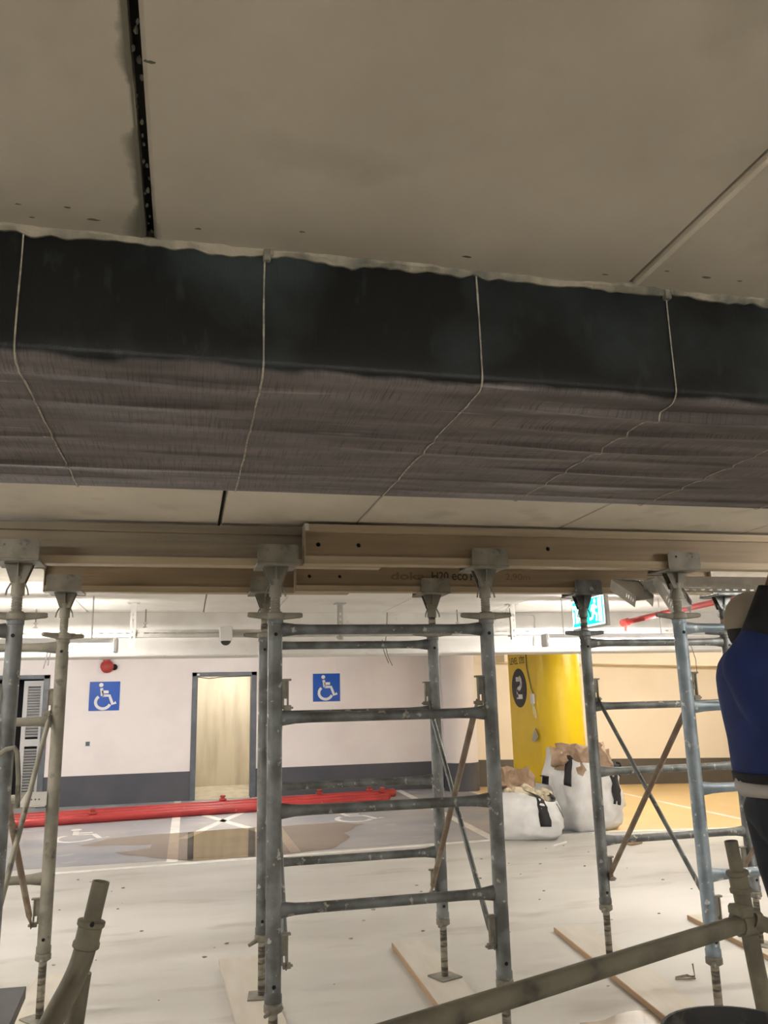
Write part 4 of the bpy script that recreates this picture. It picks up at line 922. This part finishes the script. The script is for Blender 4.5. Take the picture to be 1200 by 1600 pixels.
for q in (.06, .2): B().tube((c1p.x-.35, c1p.y-q, 0), (c1p.x-.35, c1p.y-q, zz-.018), .02, 10).obj('trestle_leg', M['galv_dirty'], bd)

# debris on the floor
random.seed(21)
b = B()
for k in range(70):
    x = random.uniform(-1.5, 4.5); y = random.uniform(4.2, 9.4); r = random.uniform(.004, .014)
    bm2 = bmesh.new(); bmesh.ops.create_icosphere(bm2, subdivisions=1, radius=r)
    for v in bm2.verts: v.co = Vector((v.co.x*random.uniform(.8, 1.8), v.co.y, v.co.z*.5))
    b.merge(bm2, Matrix.Translation((x, y, r*.3)))
o = b.obj('floor_crumbs', M['mortar']); o['kind'] = 'stuff'; o['label'] = 'scattered crumbs of mortar and grit on the pale floor'; o['category'] = 'debris'
def scrap(name, pts, r, m, lb, cat):
    b = B(); b.sweep(pts, r, 6); tag(b.obj(name, m), lb, cat)
p = atz(1055, 1530, .01); scrap('wire_scrap', [p, p+Vector((.12, -.02, 0)), p+Vector((.10, .03, .005)), p+Vector((.02, .03, 0)), p+Vector((.13, .0, .005)), p+Vector((.13, .01, .07))], .005, M['rusty'], 'rusty bent wire scrap on the floor between the right tower posts', 'wire')
p = atz(865, 1322, .01); scrap('white_stick', [p, atz(885, 1316, .012)], .014, M['white'], 'short white plastic offcut on the floor in front of the slumped sack', 'offcut')
p = atz(990, 1316, .02); b = B(); b.box(p.x-.10, p.x+.10, p.y-.05, p.y+.05, 0.001, .03, .006, mtx=Matrix.Translation(p-Vector((0, 0, p.z))) @ Matrix.Rotation(.4, 4, 'Z') @ Matrix.Translation(-p+Vector((0, 0, p.z)))); tag(b.obj('wood_scrap', M['dkply']), 'small brown wood scrap on the floor right of the tall sack', 'offcut')

# ================================================================== THE WORKER
ZF = .34
table('work_platform', 1.72, 2.75, 2.42, 3.14, ZF, 'low timber step under the worker, right of the picture')
pe = thing('person', (2.1, 2.78, ZF), 'worker in blue shirt, dark trousers and beige cap reaching up to the wrapped beam', 'person')
def capsule(b, a, c, r0, r1, n=16):
    a, c = Vector(a), Vector(c); d = (c-a).normalized(); k = 5
    pts = [a-d*r0*math.cos(i*PI/2/k) for i in range(k)]+[a, c]+[c+d*r1*math.sin(i*PI/2/k) for i in range(1, k+1)]
    rs = [max(r0*math.sin(i*PI/2/k), .001) for i in range(k)]+[r0, r1]+[max(r1*math.cos(i*PI/2/k), .001) for i in range(1, k+1)]
    b.sweep(pts, rs, n)
def ellip(b, c, rx, ry, rz, rot=None):
    bm2 = bmesh.new(); bmesh.ops.create_uvsphere(bm2, u_segments=24, v_segments=16, radius=1)
    mt = Matrix.Translation(c) @ (rot or Matrix()) @ Matrix.Diagonal((rx, ry, rz, 1)); b.merge(bm2, mt)
def remeshed(b, name, m, parent, vox, sm=3):
    o = b.obj(name, m, parent); md = o.modifiers.new('r', 'REMESH'); md.mode = 'VOXEL'; md.voxel_size = vox; md.use_smooth_shade = True
    if sm: s = o.modifiers.new('s', 'SMOOTH'); s.iterations = sm; s.factor = .5
    return o
SH = at(1192, 1018, 2.60); EL = at(1222, 885, 2.55)
hd = at(1181, 978, 2.80)
HAND = Vector((2.36, 2.40, BZ-.015))
if (EL-SH).length > .31: EL = SH+(EL-SH).normalized()*.31
fa = (HAND-EL); WR = EL+fa.normalized()*.24; HD = (HAND-WR).normalized()
b = B()
# trunk, neck, head
ellip(b, (2.165, 2.78, 1.27), .115, .165, .14); ellip(b, (2.155, 2.78, 1.45), .105, .150, .16); ellip(b, (2.150, 2.78, 1.66), .115, .175, .18); ellip(b, (2.155, 2.78, 1.78), .085, .20, .07)
capsule(b, (2.165, 2.78, 1.8), (hd.x-.01, hd.y, hd.z-.07), .056, .052)
ellip(b, hd, .100, .076, .118); ellip(b, hd+Vector((.055, 0, -.055)), .05, .055, .055)
nz = hd+Vector((.105, 0, -.015)); capsule(b, nz+Vector((-.012, 0, .035)), nz+Vector((.012, 0, -.012)), .010, .015, 10)
for s in (-1, 1): ellip(b, hd+Vector((-.005, s*.078, -.01)), .022, .010, .032)
ellip(b, hd+Vector((.088, 0, -.068)), .016, .028, .008); ellip(b, hd+Vector((.086, 0, -.082)), .016, .024, .008)
# near (left) arm raised
capsule(b, SH, EL, .052, .040); capsule(b, EL, WR, .040, .027)
# far (right) arm raised too
SR = Vector((2.20, 2.97, 1.78)); ER = Vector((2.40, 3.0, 2.0)); WRR = Vector((2.45, 2.85, 2.17)); HR = Vector((2.52, 2.42, BZ-.015))
WRR = ER+(HR-ER).normalized()*.24
capsule(b, SR, ER, .052, .040); capsule(b, ER, WRR, .040, .027)
def hand(b, W, d, side):
    d = d.normalized(); U = Vector((0, 0, 1)); S = d.cross(U).normalized()*side; Nn = S.cross(d).normalized()
    pc = W+d*.055
    for q in (-.03, -.01, .01, .03): capsule(b, W+d*.015+S*q*.6, W+d*.085+S*q, .014, .012, 10)
    for i, (q, L) in enumerate(((-.032, .065), (-.011, .078), (.011, .084), (.032, .072))):
        k = W+d*.09+S*q; k2 = k+(d*.8+Vector((0, 0, .35))).normalized()*L*.55; k3 = k2+(d*.95-Vector((0, 0, .15))).normalized()*L*.45
        capsule(b, k, k2, .0095, .0088, 10); capsule(b, k2, k3, .0088, .0078, 10)
    t0 = W+d*.03+S*.03; t1 = t0+(d*.5+S*.8).normalized()*.04; t2 = t1+(d*.9+S*.2).normalized()*.032
    capsule(b, t0, t1, .0125, .011, 10); capsule(b, t1, t2, .011, .009, 10)
hand(b, WR, HD, 1); hand(b, WRR, (HR-WRR), -1)
# legs
for s in (-1, 1):
    hp = Vector((2.17, 2.78+s*.09, 1.22)); kn = Vector((2.21+.02*s, 2.78+s*.11, ZF+.50)); an = Vector((2.15, 2.78+s*.12, ZF+.09))
    capsule(b, hp, kn, .085, .058); capsule(b, kn, an, .056, .038); capsule(b, an+Vector((-.02, 0, -.045)), an+Vector((.16, s*.01, -.055)), .036, .030)
body = remeshed(b, 'body', M['skin'], pe, .0065, 4)
# clothing
def loft(name, rows, m, n=28, solid=.006, nzamp=.006, seed=0., fold=10):
    b = B(); rings = []
    for (z, cx, cyy, rx, ry) in rows:
        ring = []
        for k in range(n):
            a = 2*PI*k/n; w_ = 1+nzamp/max(rx, .01)*mnoise.noise(Vector((math.cos(a)*1.6+seed, math.sin(a)*1.6, z*fold)))
            ring.append(b.bm.verts.new((cx+rx*w_*math.cos(a), cyy+ry*w_*math.sin(a), z)))
        rings.append(ring)
    b.skin(rings, caps=False); o = b.obj(name, m, pe, smooth=80)
    if solid: md = o.modifiers.new('t', 'SOLIDIFY'); md.thickness = solid; md.offset = -1
    return o
SHX = .058
b = B()
rows = [(1.352, 2.085, .139, .184), (1.40, 2.083, .139, .184), (1.48, 2.078, .140, .182), (1.56, 2.074, .146, .188), (1.64, 2.071, .150, .196), (1.71, 2.072, .148, .205), (1.76, 2.08, .138, .205), (1.80, 2.09, .115, .19), (1.835, 2.10, .085, .12), (1.85, 2.105, .068, .078)]
rings = []
for (z, cx, rx, ry) in rows:
    rings.append([b.bm.verts.new((cx+SHX+rx*(1+.045*mnoise.noise(Vector((math.cos(k*PI/14)*1.5, math.sin(k*PI/14)*1.5, z*9))))*math.cos(k*PI/14), 2.78+ry*math.sin(k*PI/14), z)) for k in range(28)])
b.skin(rings)
S0 = at(1176, 1044, 2.66); capsule(b, S0, SH+(EL-SH)*.12, .105, .088); capsule(b, S0+Vector((.0, .0, .0)), (2.15, 2.71, 1.46), .105, .10)
capsule(b, SR+Vector((-.01, -.06, -.05)), SR+(ER-SR)*.3, .085, .070)
remeshed(b, 'shirt', M['shirt'], pe, .007, 22)
loft('shirt_hem_band', [(1.325, 2.085+SHX, 2.78, .139, .184), (1.356, 2.085+SHX, 2.78, .1425, .1875)], M['blackcloth'])
loft('undershirt_hem', [(1.275, 2.10+SHX, 2.78, .140, .183), (1.30, 2.09+SHX, 2.78, .139, .183), (1.335, 2.085+SHX, 2.78, .133, .178)], M['white_cloth'], nzamp=.02, fold=20)
b = B(); b.sweep([SH+(EL-SH)*.18, SH+(EL-SH)*.35, SH+(EL-SH)*.6, SH+(EL-SH)*.74], [.086, .078, .069, .063], 22, caps=False); o = b.obj('under_sleeve', M['blackcloth'], pe, smooth=80); md = o.modifiers.new('t', 'SOLIDIFY'); md.thickness = .004
b = B(); b.sweep([SR+(ER-SR)*.1, SR+(ER-SR)*.5, SR+(ER-SR)*.8], [.068, .064, .058], 22, caps=False); o = b.obj('under_sleeve', M['blackcloth'], pe, smooth=80); md = o.modifiers.new('t', 'SOLIDIFY'); md.thickness = .004
b = B()
capsule(b, (2.165, 2.78, 1.26), (2.165, 2.78, 1.2), .128, .125)
ellip(b, (2.165, 2.78, 1.22), .132, .178, .10)
for s in (-1, 1):
    hp = Vector((2.175, 2.78+s*.088, 1.18)); kn = Vector((2.21+.02*s, 2.78+s*.11, ZF+.50)); an = Vector((2.15, 2.78+s*.12, ZF+.07))
    b.sweep([hp+Vector((0, 0, .05)), hp.lerp(kn, .5), kn, kn.lerp(an, .5), an], [.108, .096, .080, .074, .068], 22)
remeshed(b, 'trousers', M['trouser'], pe, .009, 3)
for s in (-1, 1):
    an = Vector((2.15, 2.78+s*.12, ZF)); b = B(); b.sweep([an+Vector((-.07, 0, .045)), an+Vector((-.03, 0, .055)), an+Vector((.08, 0, .05)), an+Vector((.17, s*.01, .04)), an+Vector((.21, s*.01, .03))], [.036, .05, .045, .04, .022], 16, up=(0, 0, 1), ry=[.03, .042, .045, .045, .025])
    b.box(an.x-.10, an.x+.21, an.y-.044, an.y+.044, ZF+.001, ZF+.022, .006); b.obj('boot', M['boot'], pe)
b = B(); rings = []
for j in range(8):
    e = j/8*PI/2; rings.append(b.ring(hd+Vector((-.008, 0, .022+.112*math.sin(e))), Vector((1, 0, 0)), Vector((0, 1, 0)), max(.114*math.cos(e), .004), max(.094*math.cos(e), .004), 26))
rings.insert(0, b.ring(hd+Vector((-.008, 0, -.012)), Vector((1, 0, 0)), Vector((0, 1, 0)), .114, .093, 26))
b.skin(rings, caps=False); b.bm.faces.new(rings[-1]); b.obj('cap', M['cap'], pe, smooth=80)
b = B(); b.prism([hd+Vector((.09+.075*math.cos(a), .07*math.sin(a), .012-.012*math.cos(a))) for a in [-PI/2+PI*k/12 for k in range(13)]], (0, 0, 1), .004); b.obj('cap_brim', M['cap'], pe)
b = B(); ellip(b, hd+Vector((-.030, 0, -.025)), .082, .081, .075); b.obj('hair', M['hair'], pe)
for s in (-1, 1):
    b = B(); ellip(b, hd+Vector((.082, s*.032, .006)), .013, .013, .012); e = b.obj('eye', M['white'], pe)
    b = B(); ellip(b, hd+Vector((.094, s*.032, .006)), .003, .006, .006); b.obj('iris', M['hair'], e)
